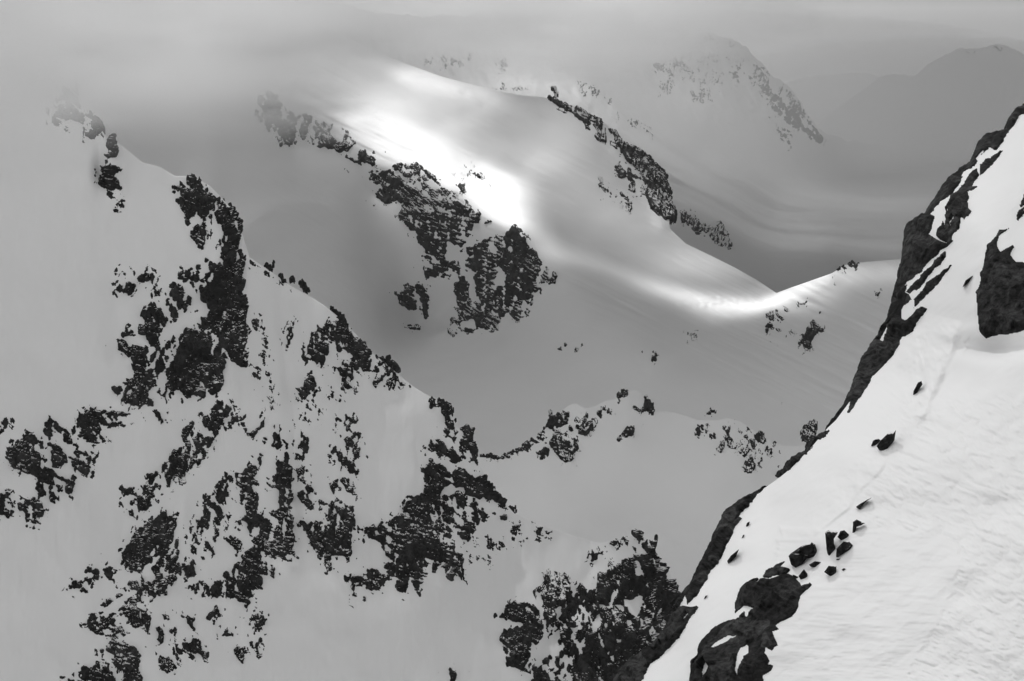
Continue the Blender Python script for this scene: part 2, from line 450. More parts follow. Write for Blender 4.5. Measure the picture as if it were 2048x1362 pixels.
# ---- the valley behind and the wall of the far mountain
def far_relief(u, v):
    r = ribs(u, v, [([(1410, 70), (1500, 130), (1560, 200), (1640, 285)], 30, 60), ([(1500, 160), (1555, 240), (1590, 310)], 20, 30),
                    ([(1350, 140), (1420, 190)], 40, 30), ([(690, 30), (720, 60), (760, 130)], 40, 40),
                    ([(1340, 385), (1430, 395), (1560, 425), (1660, 440)], 24, 10), ([(1180, 190), (1240, 240)], 26, 40), ([(1380, 430), (1440, 470)], 20, 14), ([(1540, 520), (1570, 590)], 20, -14)])
    r = r + 5 * fbm(u / 260, v / 160, 41, 3) + (34 * np.abs(fbm((u - v * 0.5) / 34, v / 80, 43, 4)) + 16 * tri_multi(u, v, 14, 1.0, 1.6, 47)) * sstep(290, 190, v)
    return r
far = Layer(
    crest=[(480, -40), (560, -25), (640, 2), (700, 10), (745, 24), (800, 28), (870, 34), (940, 30), (1010, 18), (1100, 0), (1200, 8), (1290, 36), (1350, 60), (1400, 68), (1420, 66), (1440, 74), (1462, 76), (1490, 95), (1520, 125),
           (1548, 155), (1580, 176), (1602, 205), (1625, 240), (1650, 268), (1700, 282), (1800, 296), (2100, 300), (2450, 302)],
    base=[(620, 760), (2450, 760)],
    ctrl=[(480, -40, 4900), (700, 10, 4800), (1000, 18, 4700), (1200, 8, 4900), (1420, 66, 5350), (1500, 105, 5300), (1600, 205, 5200), (1650, 268, 5300), (1750, 290, 6330), (2050, 300, 6080), (900, 180, 4100), (700, 150, 4200),
          (1150, 220, 3800), (1300, 180, 4650), (1400, 240, 4500), (1400, 320, 4050), (1550, 330, 4500), (1250, 320, 3500), (1400, 450, 3000), (1550, 420, 3830), (1700, 400, 4330), (1850, 380, 4605), (1500, 540, 2724), (1650, 500, 3103), (1850, 490, 3314), (1560, 600, 2500), (1700, 340, 5240), (1900, 340, 5240), (1000, 400, 2900), (1700, 700, 2250), (700, 500, 2900), (2400, 300, 6080), (2400, 490, 3314), (2400, 720, 2300)],
    step=4.0, relief=far_relief, back=(1400.0, 0.6), jag=8.0)
far.build("mountain", M['snow_far'])

east = Layer(
    crest=[(1560, 330), (1600, 275), (1640, 245), (1690, 205), (1720, 185), (1755, 158), (1790, 146), (1830, 152), (1850, 132), (1880, 112), (1920, 98), (1960, 97), (1995, 88), (2025, 98), (2080, 120), (2250, 160), (2500, 190)],
    base=[(1560, 420), (2500, 420)],
    ctrl=[(1560, 330, 7300), (1640, 245, 7700), (1790, 146, 7600), (1830, 152, 7500), (1995, 88, 7500), (2250, 160, 7300), (1700, 300, 6900), (1900, 250, 6900), (1800, 380, 6200), (2050, 400, 6100), (1950, 320, 6500), (1580, 420, 6500)],
    step=4.0, relief=lambda u, v: 30 * fbm(u / 200, v / 120, 51, 4) + 18 * np.abs(fbm(u / 40, v / 60, 53, 3)), back=(1800.0, 0.6), jag=4.0)
east.build("mountain", M['snow_far'])

north = Layer(
    crest=[(1440, 240), (1520, 190), (1575, 164), (1620, 153), (1680, 148), (1725, 145), (1780, 158), (1860, 185), (2000, 200)],
    base=[(1440, 330), (2000, 330)],
    ctrl=[(1440, 240, 10800), (1575, 164, 11000), (1700, 146, 11000), (1860, 185, 10800), (2000, 200, 10800), (1600, 260, 10200), (1750, 280, 10000), (1700, 330, 9700)],
    step=4.0, relief=lambda u, v: 90 * fbm((u + v * 0.8) / 60, v / 90, 61, 4), back=(2500.0, 0.5))
north.build("mountain", M['snow_far'])

# ---- the steep snow slope in the foreground
def lip(u, v, line, h, w, reach, fade=0.15):
    """a wind lip: the snow stands h higher on the left of the line and falls off sharply to its right"""
    d, s, pos = line_dist(u + 4 * fbm(u / 22, v / 22, 75, 2), v, line)
    f = np.where(s < 0, np.exp(-(d / reach) ** 2), np.exp(-(d / w) ** 2))
    return h * f * np.minimum(1, np.minimum(pos, 1 - pos) / fade + 0.05) * (0.75 + 0.6 * fbm(u / 30, v / 30, 77, 3))

def slope_relief(u, v):
    r = 0.9 * fbm(u / 300, v / 220, 71, 3)
    r = r + 0.05 * fbm((u * 0.6 + v * 0.8) / 26, (v * 0.6 - u * 0.8) / 90, 73, 3)
    r = r + lip(u, v, [(1915, 640), (1905, 680), (1893, 712), (1880, 742), (1862, 785), (1846, 830), (1815, 858)], 0.40, 10, 60)
    r = r + lip(u, v, [(1850, 660), (1838, 705), (1845, 730), (1840, 752)], 0.10, 3, 30)
    r = r + lip(u, v, [(1772, 910), (1758, 940), (1725, 972), (1700, 1000), (1696, 1014), (1640, 1058), (1610, 1085)], 0.16, 5, 40)
    r = r + lip(u, v, [(1912, 705), (1925, 690), (1935, 700)], 0.1, 5, 20)
    # the scoop the wind has dug below the big crag
    r = r - 1.3 * np.exp(-((u - 1985) / 62) ** 2 - ((v - 692) / 20) ** 2)
    # the thin drift sheet with its scalloped edge
    edge = np.array([(1560, 1052), (1700, 1062), (1800, 1062), (1880, 1072), (1915, 1092), (1926, 1112), (1916, 1150), (1893, 1215), (1862, 1270), (1830, 1320), (1800, 1400), (1500, 1400)])
    sd = poly_sd(u + 7 * fbm(u / 16, v / 9, 79, 2), v, edge)
    inside = sstep(-2, 7, sd)
    ripple = fbm(u / 40 + 0.5 * fbm(u / 60, v / 40, 83, 2), v / 8.5, 81, 3)
    r = r + inside * (0.07 * np.exp(-np.maximum(sd, 0) / 60) + 0.036 * ripple)
    # sastrugi
    s = fbm((u * 0.93 + v * 0.36) / 44, (v * 0.93 - u * 0.36) / 17, 87, 4)
    zone = sstep(1690, 1800, u + 0.25 * (v - 900)) * sstep(760, 840, v) * (1 - inside)
    r = r + zone * (0.15 * np.abs(s) + 0.022 * sstep(0.02, 0.07, fbm((u * 0.9 + v * 0.43) / 60, (v * 0.9 - u * 0.43) / 30, 89, 4)))
    return r
slope = Layer(
    crest=[(2200, 120), (2060, 212), (2032, 226), (2020, 244), (2006, 268), (1978, 280), (1958, 306), (1938, 336), (1912, 352), (1890, 376), (1872, 402), (1850, 432), (1826, 455), (1822, 480), (1818, 515), (1806, 552), (1802, 590), (1786, 625), (1766, 670),
           (1748, 697), (1728, 727), (1712, 760), (1698, 805), (1672, 840), (1655, 856), (1625, 892), (1600, 918), (1580, 938), (1558, 956), (1535, 972), (1512, 986), (1482, 1010), (1458, 1035), (1440, 1065),
           (1432, 1092), (1416, 1115), (1405, 1142), (1388, 1168), (1366, 1196), (1350, 1235), (1326, 1268), (1296, 1298), (1262, 1322), (1240, 1350), (1222, 1400), (1210, 1440)],
    base=[(2330, 300), (2330, 900), (2300, 1440), (1500, 1445), (1225, 1442)],
    ctrl=[(2048, 1362, 50), (1230, 1362, 60.5), (2048, 700, 63.6), (1650, 850, 67.5), (2048, 210, 80), (1810, 460, 75), (1380, 1170, 62.5), (1500, 1362, 56), (1650, 1100, 59), (1850, 900, 62), (1950, 450, 70),
          (2200, 120, 82), (2300, 700, 61), (2300, 1400, 47), (1535, 972, 66), (1740, 740, 70)],
    step=2.6, relief=slope_relief, back=(26.0, 1.6))
slope.build("snow_slope", M['snow_near'])

# ---- ground far below and around everything
gx = np.linspace(-14000, 14000, 57); gy = np.linspace(-9000, 19000, 57)
GX, GY = np.meshgrid(gx, gy)
GZ = -640 + 40 * fbm(GX / 2500, GY / 2500, 91, 3)
o = mesh_obj("ground", np.stack([GX, GY, GZ], -1).reshape(-1, 3), grid_faces(57, 57), M['snow_far'])
tag(o, kind="structure")

# ---------------------------------------------------------------- rock outcrops
N_CRAG = [0]

def outcrop(layer, label, polys, mat, scale=18.0, aspect=1.5, angle=0.9, amp=0.8, seed=1, step=1.7, soft=3.5, warp=4.0, holes=(), group=None, solid=False, name="rock_outcrop", min_faces=70, halo_px=None):
    """Rock standing out of the snow of a layer. polys = [(polygon, share of rock showing), ...]; where the rock is lower than the snow it is left out."""
    if not solid:
        angle += 1.3 * (float(_hash(np.array([seed * 1.0]), np.array([3.0]), 9)[0]) - 0.5); aspect = 1 + 0.7 * (aspect - 1)
    pts = np.concatenate([np.asarray(p, float) for p, c in polys])
    pad = 8 if solid else 24
    x0, y0 = pts.min(0) - pad; x1, y1 = pts.max(0) + pad
    nc = int((x1 - x0) / step) + 2; nr = int((y1 - y0) / step) + 2
    U, V = np.meshgrid(x0 + np.arange(nc) * step, y0 + np.arange(nr) * step)
    wu = U + 1.9 * warp * tri_multi(U, V, scale * 0.45, angle, 1.4, seed + 200, (1.0, 0.7, 0.5)); wv = V + 1.9 * warp * tri_multi(U + 31, V, scale * 0.45, angle, 1.4, seed + 210, (1.0, 0.7, 0.5))
    cov = np.full(U.shape, -0.6)
    depth_in = np.full(U.shape, -1e9)
    halo_px = halo_px if halo_px is not None else ((10 if layer is cirque else 20) if mat is M['rock_mid'] else 9)
    ca = np.asarray(layer.crest, float); order = np.argsort(ca[:, 0])
    below = sstep(2, 9, V - np.interp(U, ca[order, 0], ca[order, 1]))      # no stray blocks above the skyline
    for p, c in polys:
        sd = poly_sd(wu, wv, p)
        depth_in = np.maximum(depth_in, sd)
        halo = np.where(sd < -soft * 0.6, (0.0 if solid else 0.16 * min(1.0, c * 1.3)) * sstep(-halo_px, -2, sd) * below - 0.6 * sstep(-12, -24, sd), 0)
        cov = np.maximum(cov, np.maximum(c * sstep(-soft * 0.6, soft, sd), halo) - (0.6 if solid else 0.0) * (sd < -soft * 0.6) - 0.6 * (sd < -24))
    for p in holes:
        sd = poly_sd(wu, wv, p)
        cov = np.minimum(cov, np.where(sd > -2, -0.3 * sstep(-2, 2, sd) + (1 - sstep(-2, 2, sd)) * cov, cov))
    if mat is M['rock_distant']:
        cov = np.where(V < np.interp(U, ca[order, 0], ca[order, 1]) - 1.5, -0.6, cov)
    H = tri_multi(U, V, scale, angle, aspect, seed, fall=True)
    if solid:
        h = amp * scale * 1.5 * tri_multi(U, V, scale, angle, aspect, seed, (0.9, 0.9, 0.7, 0.45, 0.25))
        lift = np.clip(depth_in / (0.9 * scale), 0, 1) ** 0.6
        h = np.where(cov > 0.5, np.maximum((0.12 + lift) * amp * scale * 0.55 + h * (0.15 + 0.85 * lift) * 0.75, 0.07 * amp * scale), -0.1 * scale * amp * (1 - cov))
        keep_v = cov > 0.15
    else:
        inside = depth_in > 0
        ref = np.sort(H[inside]) if inside.sum() > 20 else np.sort(H.ravel())
        rank = np.searchsorted(ref, H) / len(ref)
        over = rank - (1 - cov)
        h = amp * scale * (0.9 * over + 0.16 * tri_multi(U, V, scale * 0.3, angle, 1.3, seed + 5, (1, 0.6)))
        h = np.where(over < 0, -np.abs(h) - 0.02 * scale, h)
        keep_v = over > -0.015
    D = layer.depth(U, V)
    mpp = D / F_PX
    P = unproject(U, V, D)
    a = np.gradient(P, axis=1); b = np.gradient(P, axis=0)
    Nn = np.cross(a, b); Nn /= np.linalg.norm(Nn, axis=-1, keepdims=True)
    Nn *= np.where((Nn * P).sum(-1, keepdims=True) > 0, -1, 1)
    W = P + Nn * (h * mpp)[..., None]
    F = grid_faces(nr, nc)
    kf = keep_v.ravel()[F].any(1)
    F = F[kf]
    if len(F) == 0:
        return None
    # split into islands
    lab = np.arange(nr * nc)
    for _ in range(200):
        m = lab[F].min(1)
        old = lab.copy()
        np.minimum.at(lab, F.ravel(), np.repeat(m, 4))
        lab = lab[lab]
        if (lab == old).all():
            break
    fl = lab[F[:, 0]]
    ids, counts = np.unique(fl, return_counts=True)
    Wf = W.reshape(-1, 3)
    centre = Wf[F].mean((0, 1))
    base = Wf[F].reshape(-1, 3); base_pt = np.array([centre[0], centre[1], base[:, 2].min()])
    root = bpy.data.objects.new(name, None); COL.objects.link(root)
    root.location = base_pt
    tag(root, label, "rock outcrop", group)

    def emit(faces, nm, kind=None):
        # thickness: the rim runs back into the mountain
        used, inv = np.unique(faces, return_inverse=True)
        f = inv.reshape(-1, 4); vv = Wf[used]
        e = np.concatenate([f[:, [0, 1]], f[:, [1, 2]], f[:, [2, 3]], f[:, [3, 0]]])
        key = np.sort(e, 1); k1 = key[:, 0].astype(np.int64) * len(used) + key[:, 1]
        _, idx, cnt = np.unique(k1, return_index=True, return_counts=True)
        be = e[idx[cnt == 1]]
        bv = np.unique(be)
        mp = np.full(len(used), -1); mp[bv] = np.arange(len(bv)) + len(vv)
        thick = float(np.median(mpp)) * min(0.8 * scale, 14) + 0.1
        back = vv[bv] + np.array([0, 0.9, -0.55]) * thick
        vv = np.concatenate([vv, back]) - base_pt
        sk = np.stack([be[:, 1], be[:, 0], mp[be[:, 0]], mp[be[:, 1]]], -1)
        o = mesh_obj(nm, vv, np.concatenate([f, sk]), mat, root, smooth=False)
        if kind: o["kind"] = kind
        N_CRAG[0] += 1
        return o

    small = []
    cy_line = np.interp(U, ca[order, 0], ca[order, 1]).ravel(); vflat = V.ravel()
    by_size = ids[np.argsort(-counts)]
    cdict = dict(zip(ids, counts))
    for i in by_size:
        fi = F[fl == i]
        if not solid and cdict[i] < 160 and i != by_size[0] and (vflat[fi] - cy_line[fi]).mean() < 2:
            continue          # nothing hangs in the air above the skyline
        if cdict[i] >= min_faces or i == by_size[0]:
            emit(fi, "crag")
        elif cdict[i] >= 4:
            small.append(fi)
    if small:
        emit(np.concatenate(small), "rock_scatter", "stuff")
    return root


RM, RF, RD, RN = M['rock_mid'], M['rock_far'], M['rock_distant'], M['rock_near']

# ---- left ridge
outcrop(ridge, "pale fogbound rock boss at the top of the misty ridge", [
    ([(110, 225), (122, 206), (135, 202), (150, 215), (160, 227), (172, 232), (170, 244), (150, 245), (130, 241), (111, 235)], 0.98),
    ([(121, 198), (130, 182), (140, 181), (140, 196)], 0.89)], RM, 17, seed=101, warp=3)
outcrop(ridge, "fog-veiled rock knob between the fogbound boss and the tall pinnacle", [
    ([(171, 272), (174, 255), (190, 236), (204, 238), (204, 260), (192, 280), (178, 279)], 0.98)], RM, 15, seed=102, warp=3)
outcrop(ridge, "slender pinnacle with a round bulging foot beside a wind scoop", [
    ([(211, 282), (220, 272), (231, 272), (234, 290), (239, 300), (239, 314), (225, 315), (215, 323), (214, 300)], 0.98),
    ([(214, 326), (222, 335), (246, 334), (248, 345), (230, 350), (246, 370), (253, 378), (240, 384), (222, 382), (205, 375), (197, 362), (199, 347), (207, 335)], 0.98)], RM, 17, seed=103, warp=3)
outcrop(ridge, "thin broken rock streaks in snow just below the slender pinnacle", [
    ([(221, 410), (240, 400), (258, 397), (250, 412), (235, 420), (225, 425)], 0.54)], RM, 9, angle=-0.4, aspect=2.2, seed=104, warp=3)
outcrop(ridge, "square dark rock tower on the ridge above the main wall", [
    ([(345, 380), (350, 370), (375, 355), (385, 346), (400, 347), (413, 362), (418, 372), (419, 400), (428, 408), (420, 425), (412, 445), (400, 430), (385, 432), (375, 438), (362, 425), (352, 410), (350, 398), (362, 385)], 0.91),
    ([(424, 368), (432, 376), (436, 392), (444, 404), (440, 412), (428, 408), (419, 400), (418, 380)], 0.74),
    ([(381, 467), (397, 447), (410, 450), (412, 490), (408, 499), (395, 497), (383, 480)], 0.98)], RM, 18, seed=105)
outcrop(ridge, "great black cliff of the left ridge with ragged left arm", [
    ([(430, 425), (455, 416), (470, 425), (481, 445), (481, 470), (480, 492), (487, 510), (489, 562), (487, 585), (495, 605), (500, 630), (502, 665), (497, 697), (490, 705), (491, 737), (465, 726), (450, 720), (451, 767), (432, 752), (432, 780), (425, 792),
      (400, 795), (385, 792), (372, 800), (355, 785), (335, 780), (325, 797), (300, 770), (290, 730), (330, 690), (380, 655), (420, 620), (400, 600), (395, 582), (412, 570), (390, 567), (367, 557), (370, 540), (397, 527), (412, 515), (432, 527), (442, 520), (437, 505), (445, 470), (432, 440)], 0.79),
    ([(455, 520), (489, 515), (492, 600), (502, 665), (490, 735), (452, 720), (451, 765), (425, 790), (385, 790), (340, 775), (330, 740), (360, 700), (420, 660), (450, 600)], 0.98),
    ([(307, 767), (307, 815), (282, 817), (262, 810), (242, 802), (232, 787), (217, 780), (242, 762), (260, 755), (267, 730), (300, 735)], 0.81),
    ([(260, 720), (245, 702), (215, 717), (210, 692), (222, 675), (250, 665), (280, 650), (287, 645), (272, 630), (287, 620), (325, 615), (330, 650), (345, 690), (300, 735)], 0.75),
    ([(330, 605), (355, 565), (382, 600), (385, 625), (365, 640), (345, 635)], 0.69)], RM, 21, seed=106, amp=0.9, holes=[[(335, 645), (375, 650), (360, 668), (330, 672)], [(245, 675), (290, 668), (300, 690), (262, 692)]])
outcrop(ridge, "two sharp dark blocks alone in the snow left of the great cliff", [
    ([(232, 580), (237, 572), (252, 565), (267, 567), (272, 573), (267, 585), (257, 590), (242, 587)], 0.98),
    ([(270, 557), (285, 550), (300, 545), (302, 560), (288, 567), (275, 562)], 0.98),
    ([(301, 545), (309, 553), (304, 570), (312, 580), (329, 575), (320, 592), (310, 593), (303, 570)], 0.90),
    ([(233, 547), (252, 538), (257, 562), (252, 562), (247, 548), (238, 556)], 0.69)], RM, 17, seed=107, warp=3)
outcrop(ridge, "broken rock band running down-left from the great cliff", [
    ([(147, 852), (162, 827), (190, 812), (215, 817), (240, 802), (275, 812), (262, 835), (230, 852), (215, 865), (207, 887), (170, 885), (150, 877)], 0.64),
    ([(280, 818), (325, 815), (322, 835), (285, 832)], 0.44), ([(316, 848), (325, 838), (331, 845), (326, 850)], 0.90)], RM, 16, seed=108, angle=-0.7)
outcrop(ridge, "dark rock cluster cut by the left edge of the picture", [
    ([(12, 910), (25, 892), (50, 880), (55, 867), (85, 865), (88, 845), (107, 837), (122, 852), (140, 862), (147, 885), (125, 897), (135, 910), (172, 900), (190, 902), (187, 920), (185, 930), (175, 955), (155, 942), (152, 970), (145, 992), (132, 987), (127, 1012), (115, 1005), (100, 1002), (90, 970), (88, 1005), (82, 1048), (50, 1045), (25, 1037), (-30, 1032), (-30, 990), (20, 980), (25, 1000), (45, 1005), (67, 995), (72, 955), (50, 950), (30, 940)], 0.69),
    ([(12, 910), (25, 895), (60, 890), (80, 910), (82, 1040), (70, 1040), (72, 955), (50, 950), (30, 940)], 0.98)], RM, 18, seed=109, holes=[[(125, 925), (150, 935), (135, 960), (122, 950)]])
outcrop(ridge, "small grey rock at the left edge of the picture", [([(-8, 862), (0, 845), (12, 835), (18, 840), (10, 862), (2, 870)], 0.89)], RM, 9, seed=110, warp=2)
outcrop(ridge, "upright black rock fin pointing up beside a narrow gully", [
    ([(382, 835), (387, 837), (382, 890), (372, 942), (362, 960), (350, 948), (340, 975), (335, 977), (320, 955), (300, 960), (292, 950), (322, 932), (335, 915), (360, 890), (370, 857)], 0.84),
    ([(382, 835), (387, 837), (382, 890), (372, 942), (362, 960), (355, 940), (368, 900)], 0.98)], RM, 16, seed=111, angle=1.3, aspect=1.9)
outcrop(ridge, "stepped rock rib directly below the great cliff", [
    ([(405, 835), (440, 802), (450, 792), (460, 812), (457, 832), (435, 855), (422, 862), (405, 850)], 0.98),
    ([(385, 890), (392, 862), (425, 875), (412, 915), (382, 940), (375, 942)], 0.84),
    ([(452, 845), (475, 830), (495, 825), (487, 840), (465, 852)], 0.49), ([(485, 875), (520, 850), (532, 832), (530, 852), (510, 870)], 0.59)], RM, 16, seed=112)
outcrop(ridge, "rock fringe left of the lower buttress with a curved tail", [
    ([(245, 977), (265, 970), (295, 970), (322, 968), (326, 1000), (320, 1008), (305, 1000), (300, 1015), (280, 1020), (277, 1040), (262, 1030), (250, 1015), (262, 1005), (270, 990), (250, 990)], 0.69),
    ([(253, 1018), (262, 1020), (277, 1034), (276, 1041), (262, 1033)], 0.90)], RM, 15, seed=113)
outcrop(ridge, "steep left buttress of the lower face with long vertical slabs", [
    ([(245, 1110), (257, 1087), (280, 1060), (315, 1037), (330, 1027), (350, 1037), (357, 1072), (362, 1127), (357, 1157), (340, 1177), (335, 1197), (315, 1197), (285, 1177), (285, 1157), (275, 1147), (250, 1122)], 0.83),
    ([(285, 1075), (305, 1065), (310, 1120), (288, 1155), (275, 1130)], 0.98), ([(330, 1085), (350, 1070), (362, 1125), (350, 1150), (332, 1130)], 0.90)], RM, 18, seed=114, angle=1.35, aspect=1.9, amp=0.9, holes=[[(290, 1130), (303, 1128), (308, 1160), (290, 1172)]])
outcrop(ridge, "speckled rock patch in the middle of the lower face", [
    ([(377, 1057), (405, 1030), (412, 1000), (440, 960), (462, 950), (455, 1000), (445, 1050), (435, 1085), (425, 1120), (407, 1122), (380, 1102)], 0.59),
    ([(378, 1172), (395, 1160), (422, 1168), (420, 1190), (410, 1207), (390, 1190)], 0.64), ([(367, 1135), (385, 1122), (392, 1150), (380, 1158), (370, 1150)], 0.79)], RM, 13, seed=115, angle=1.2)
outcrop(ridge, "central rock face bounded by the dark couloir", [
    ([(467, 950), (482, 940), (512, 925), (515, 905), (527, 907), (525, 935), (510, 955), (550, 952), (550, 935), (575, 902), (585, 920), (586, 970), (585, 1030), (587, 1112), (560, 1107), (515, 1115), (485, 1117), (507, 1075), (525, 1050), (497, 1067), (467, 1047), (495, 1030), (470, 980)], 0.65),
    ([(560, 940), (578, 905), (586, 960), (586, 1020), (588, 1110), (572, 1105), (575, 1000)], 0.98),
    ([(447, 1077), (465, 1062), (482, 1075), (485, 1102), (467, 1102)], 0.92),
    ([(560, 822), (565, 842), (575, 892), (582, 920), (560, 900), (530, 892), (517, 880), (545, 867)], 0.54)], RM, 17, seed=116, angle=1.1, holes=[[(530, 985), (555, 975), (560, 1010), (540, 1020)]])
outcrop(ridge, "broad rock apron at the foot of the central face", [
    ([(425, 1162), (442, 1150), (467, 1132), (490, 1105), (525, 1090), (525, 1072), (585, 1060), (587, 1110), (525, 1117), (552, 1132), (547, 1152), (520, 1147), (535, 1180), (525, 1177), (502, 1162), (502, 1207), (490, 1215), (475, 1197), (425, 1200)], 0.77),
    ([(425, 1165), (460, 1150), (495, 1165), (490, 1205), (428, 1198)], 0.89)], RM, 18, seed=117)
outcrop(ridge, "leaning string of rocks low on the left snowfield", [
    ([(117, 1182), (145, 1162), (175, 1137), (197, 1142), (200, 1155), (182, 1182), (160, 1194), (150, 1192), (165, 1172), (137, 1180)], 0.74),
    ([(205, 1132), (245, 1128), (248, 1140), (225, 1165), (205, 1160)], 0.32)], RM, 14, seed=118, angle=-0.6, aspect=2)
outcrop(ridge, "speckled rock slope above the lower left corner", [
    ([(167, 1250), (182, 1230), (200, 1212), (215, 1200), (240, 1177), (262, 1162), (280, 1157), (285, 1177), (280, 1207), (272, 1227), (287, 1247), (275, 1260), (260, 1262), (255, 1275), (200, 1272), (175, 1262)], 0.59),
    ([(260, 1190), (283, 1180), (278, 1225), (288, 1245), (270, 1260), (250, 1250)], 0.98)], RM, 13, seed=119, angle=-0.6, holes=[[(200, 1222), (225, 1205), (255, 1180), (262, 1190), (232, 1225), (212, 1238)]])
outcrop(ridge, "dark rock mass cut by the bottom edge at lower left", [
    ([(200, 1297), (225, 1280), (247, 1290), (275, 1295), (282, 1322), (285, 1400), (100, 1400), (150, 1340), (187, 1332), (200, 1317)], 0.75),
    ([(255, 1310), (280, 1320), (284, 1400), (225, 1400), (245, 1350)], 0.90)], RM, 18, seed=120)
outcrop(ridge, "scattered crags between two snow runnels near the bottom edge", [
    ([(285, 1222), (300, 1215), (312, 1222), (307, 1240), (297, 1267), (285, 1247)], 0.69), ([(317, 1230), (338, 1212), (338, 1242), (330, 1243)], 0.90),
    ([(335, 1267), (357, 1245), (350, 1275)], 0.90), ([(307, 1252), (325, 1255), (328, 1285), (300, 1300), (315, 1285)], 0.84),
    ([(360, 1232), (397, 1227), (387, 1247), (395, 1272), (375, 1247)], 0.89), ([(315, 1332), (340, 1307), (355, 1337), (337, 1349), (325, 1342)], 0.74)], RM, 14, seed=121, warp=3)
outcrop(ridge, "rounded black rock lump low on the ridge's snow apron", [([(362, 1287), (400, 1277), (405, 1297), (407, 1317), (385, 1307), (365, 1299)], 0.98)], RM, 15, seed=122, warp=3)
outcrop(ridge, "lone rock islands on the snow right of the lower crags", [
    ([(407, 1234), (435, 1214), (440, 1222), (425, 1239), (437, 1254), (430, 1252)], 0.98), ([(442, 1269), (475, 1262), (482, 1269), (450, 1273)], 0.98),
    ([(490, 1242), (512, 1227), (530, 1237), (530, 1259), (515, 1269), (500, 1252)], 0.71), ([(465, 1300), (500, 1280), (520, 1287), (517, 1307), (490, 1314), (485, 1332), (470, 1320)], 0.71)], RM, 13, seed=123, warp=3)
outcrop(ridge, "rounded rock scales on the right wall of the couloir", [
    ([(590, 897), (607, 872), (617, 875), (617, 905), (605, 925), (590, 922), (585, 905)], 0.64),
    ([(590, 790), (620, 785), (660, 780), (690, 800), (640, 830), (625, 845), (600, 850)], 0.25), ([(588, 940), (612, 930), (618, 945), (598, 955)], 0.69)], RM, 10, seed=124)
outcrop(ridge, "rock island in the snow right of the couloir, above the pointed tongue", [
    ([(652, 910), (675, 892), (702, 867), (722, 865), (725, 885), (722, 930), (712, 952), (692, 945), (672, 927)], 0.65),
    ([(665, 835), (690, 830), (725, 840), (690, 865), (670, 855)], 0.30), ([(657, 960), (690, 957), (725, 970), (707, 992), (682, 980), (665, 992)], 0.69)], RM, 13, seed=125)
outcrop(ridge, "pointed rock tongue tapering down beside the couloir", [
    ([(595, 980), (615, 972), (625, 980), (617, 997), (662, 1002), (677, 1015), (702, 1017), (710, 1032), (705, 1080), (700, 1112), (680, 1112), (665, 1112), (662, 1140), (655, 1150), (645, 1148), (640, 1120), (622, 1100), (610, 1065), (605, 1045), (630, 1030), (600, 1010)], 0.79),
    ([(625, 1050), (665, 1045), (668, 1110), (655, 1148), (645, 1130), (630, 1095)], 0.98)], RM, 17, seed=126, angle=1.3, holes=[[(610, 1025), (640, 1012), (640, 1038), (615, 1045)]])
outcrop(ridge, "rock prow on the ridge crest left of the snowy saddle", [
    ([(645, 602), (655, 595), (665, 612), (675, 622), (695, 645), (712, 672), (740, 700), (712, 705), (690, 712), (667, 697), (655, 695), (652, 717), (645, 737), (635, 740), (625, 715), (615, 705), (612, 687), (625, 660), (645, 655), (662, 622)], 0.81),
    ([(645, 660), (665, 640), (690, 670), (680, 695), (650, 690), (640, 735), (628, 710)], 0.90),
    ([(670, 737), (690, 712), (707, 717), (705, 780), (692, 775)], 0.74), ([(592, 775), (612, 762), (635, 745), (630, 775), (625, 787), (602, 805)], 0.59)], RM, 17, seed=127)
outcrop(ridge, "crags along the crest just left of the isolated summit horn", [
    ([(700, 650), (715, 670), (745, 702), (765, 712), (775, 705), (790, 725), (810, 755), (828, 774), (815, 778), (795, 765), (780, 785), (765, 770), (745, 770), (752, 745), (735, 745), (705, 735), (690, 700)], 0.69)], RM, 15, seed=128)
outcrop(ridge, "little rock specks in the snow bowl beneath the corniced crest", [
    ([(575, 655), (590, 652), (590, 670), (575, 700), (570, 692)], 0.71), ([(572, 697), (582, 697), (573, 717)], 0.84)], RM, 9, seed=129, warp=2)
outcrop(ridge, "thin rock strip right of the great cliff", [
    ([(502, 640), (517, 637), (520, 650), (507, 667), (503, 660)], 0.84), ([(522, 672), (535, 677), (532, 705), (537, 732), (540, 755), (530, 757), (520, 705)], 0.64),
    ([(525, 770), (540, 760), (550, 800), (535, 812), (525, 800)], 0.30), ([(505, 735), (520, 725), (525, 760), (512, 770)], 0.44)], RM, 9, seed=130, warp=3)
for poly, lab in (([(508, 516), (514, 510), (519, 512), (522, 523), (512, 522)], "first dark stone on the corniced crest, nearest the great cliff"),
                  ([(529, 527), (535, 525), (541, 531), (549, 543), (538, 541)], "slanted dark stone on the corniced crest below the first one"),
                  ([(555, 545), (563, 547), (576, 567), (566, 566)], "long dark stone lying along the corniced crest"),
                  ([(577, 555), (588, 550), (593, 559), (583, 562)], "small stone on the corniced crest before the paired stones"),
                  ([(597, 562), (604, 557), (611, 565), (620, 579), (611, 582), (602, 573)], "paired stones on the corniced crest near the rock prow")):
    outcrop(ridge, lab, [(poly, 0.95)], RM, 9, seed=131 + len(lab), warp=1.5, soft=2, step=1.4, name="crest_rock", group="stones on the corniced crest")
outcrop(ridge, "isolated black summit horn with a split top", [
    ([(859, 817), (865, 795), (885, 797), (890, 805), (904, 807), (904, 825), (897, 834), (904, 845), (907, 857), (895, 862), (887, 835), (880, 817), (867, 814)], 0.98)], RM, 15, seed=140, warp=2, soft=3)
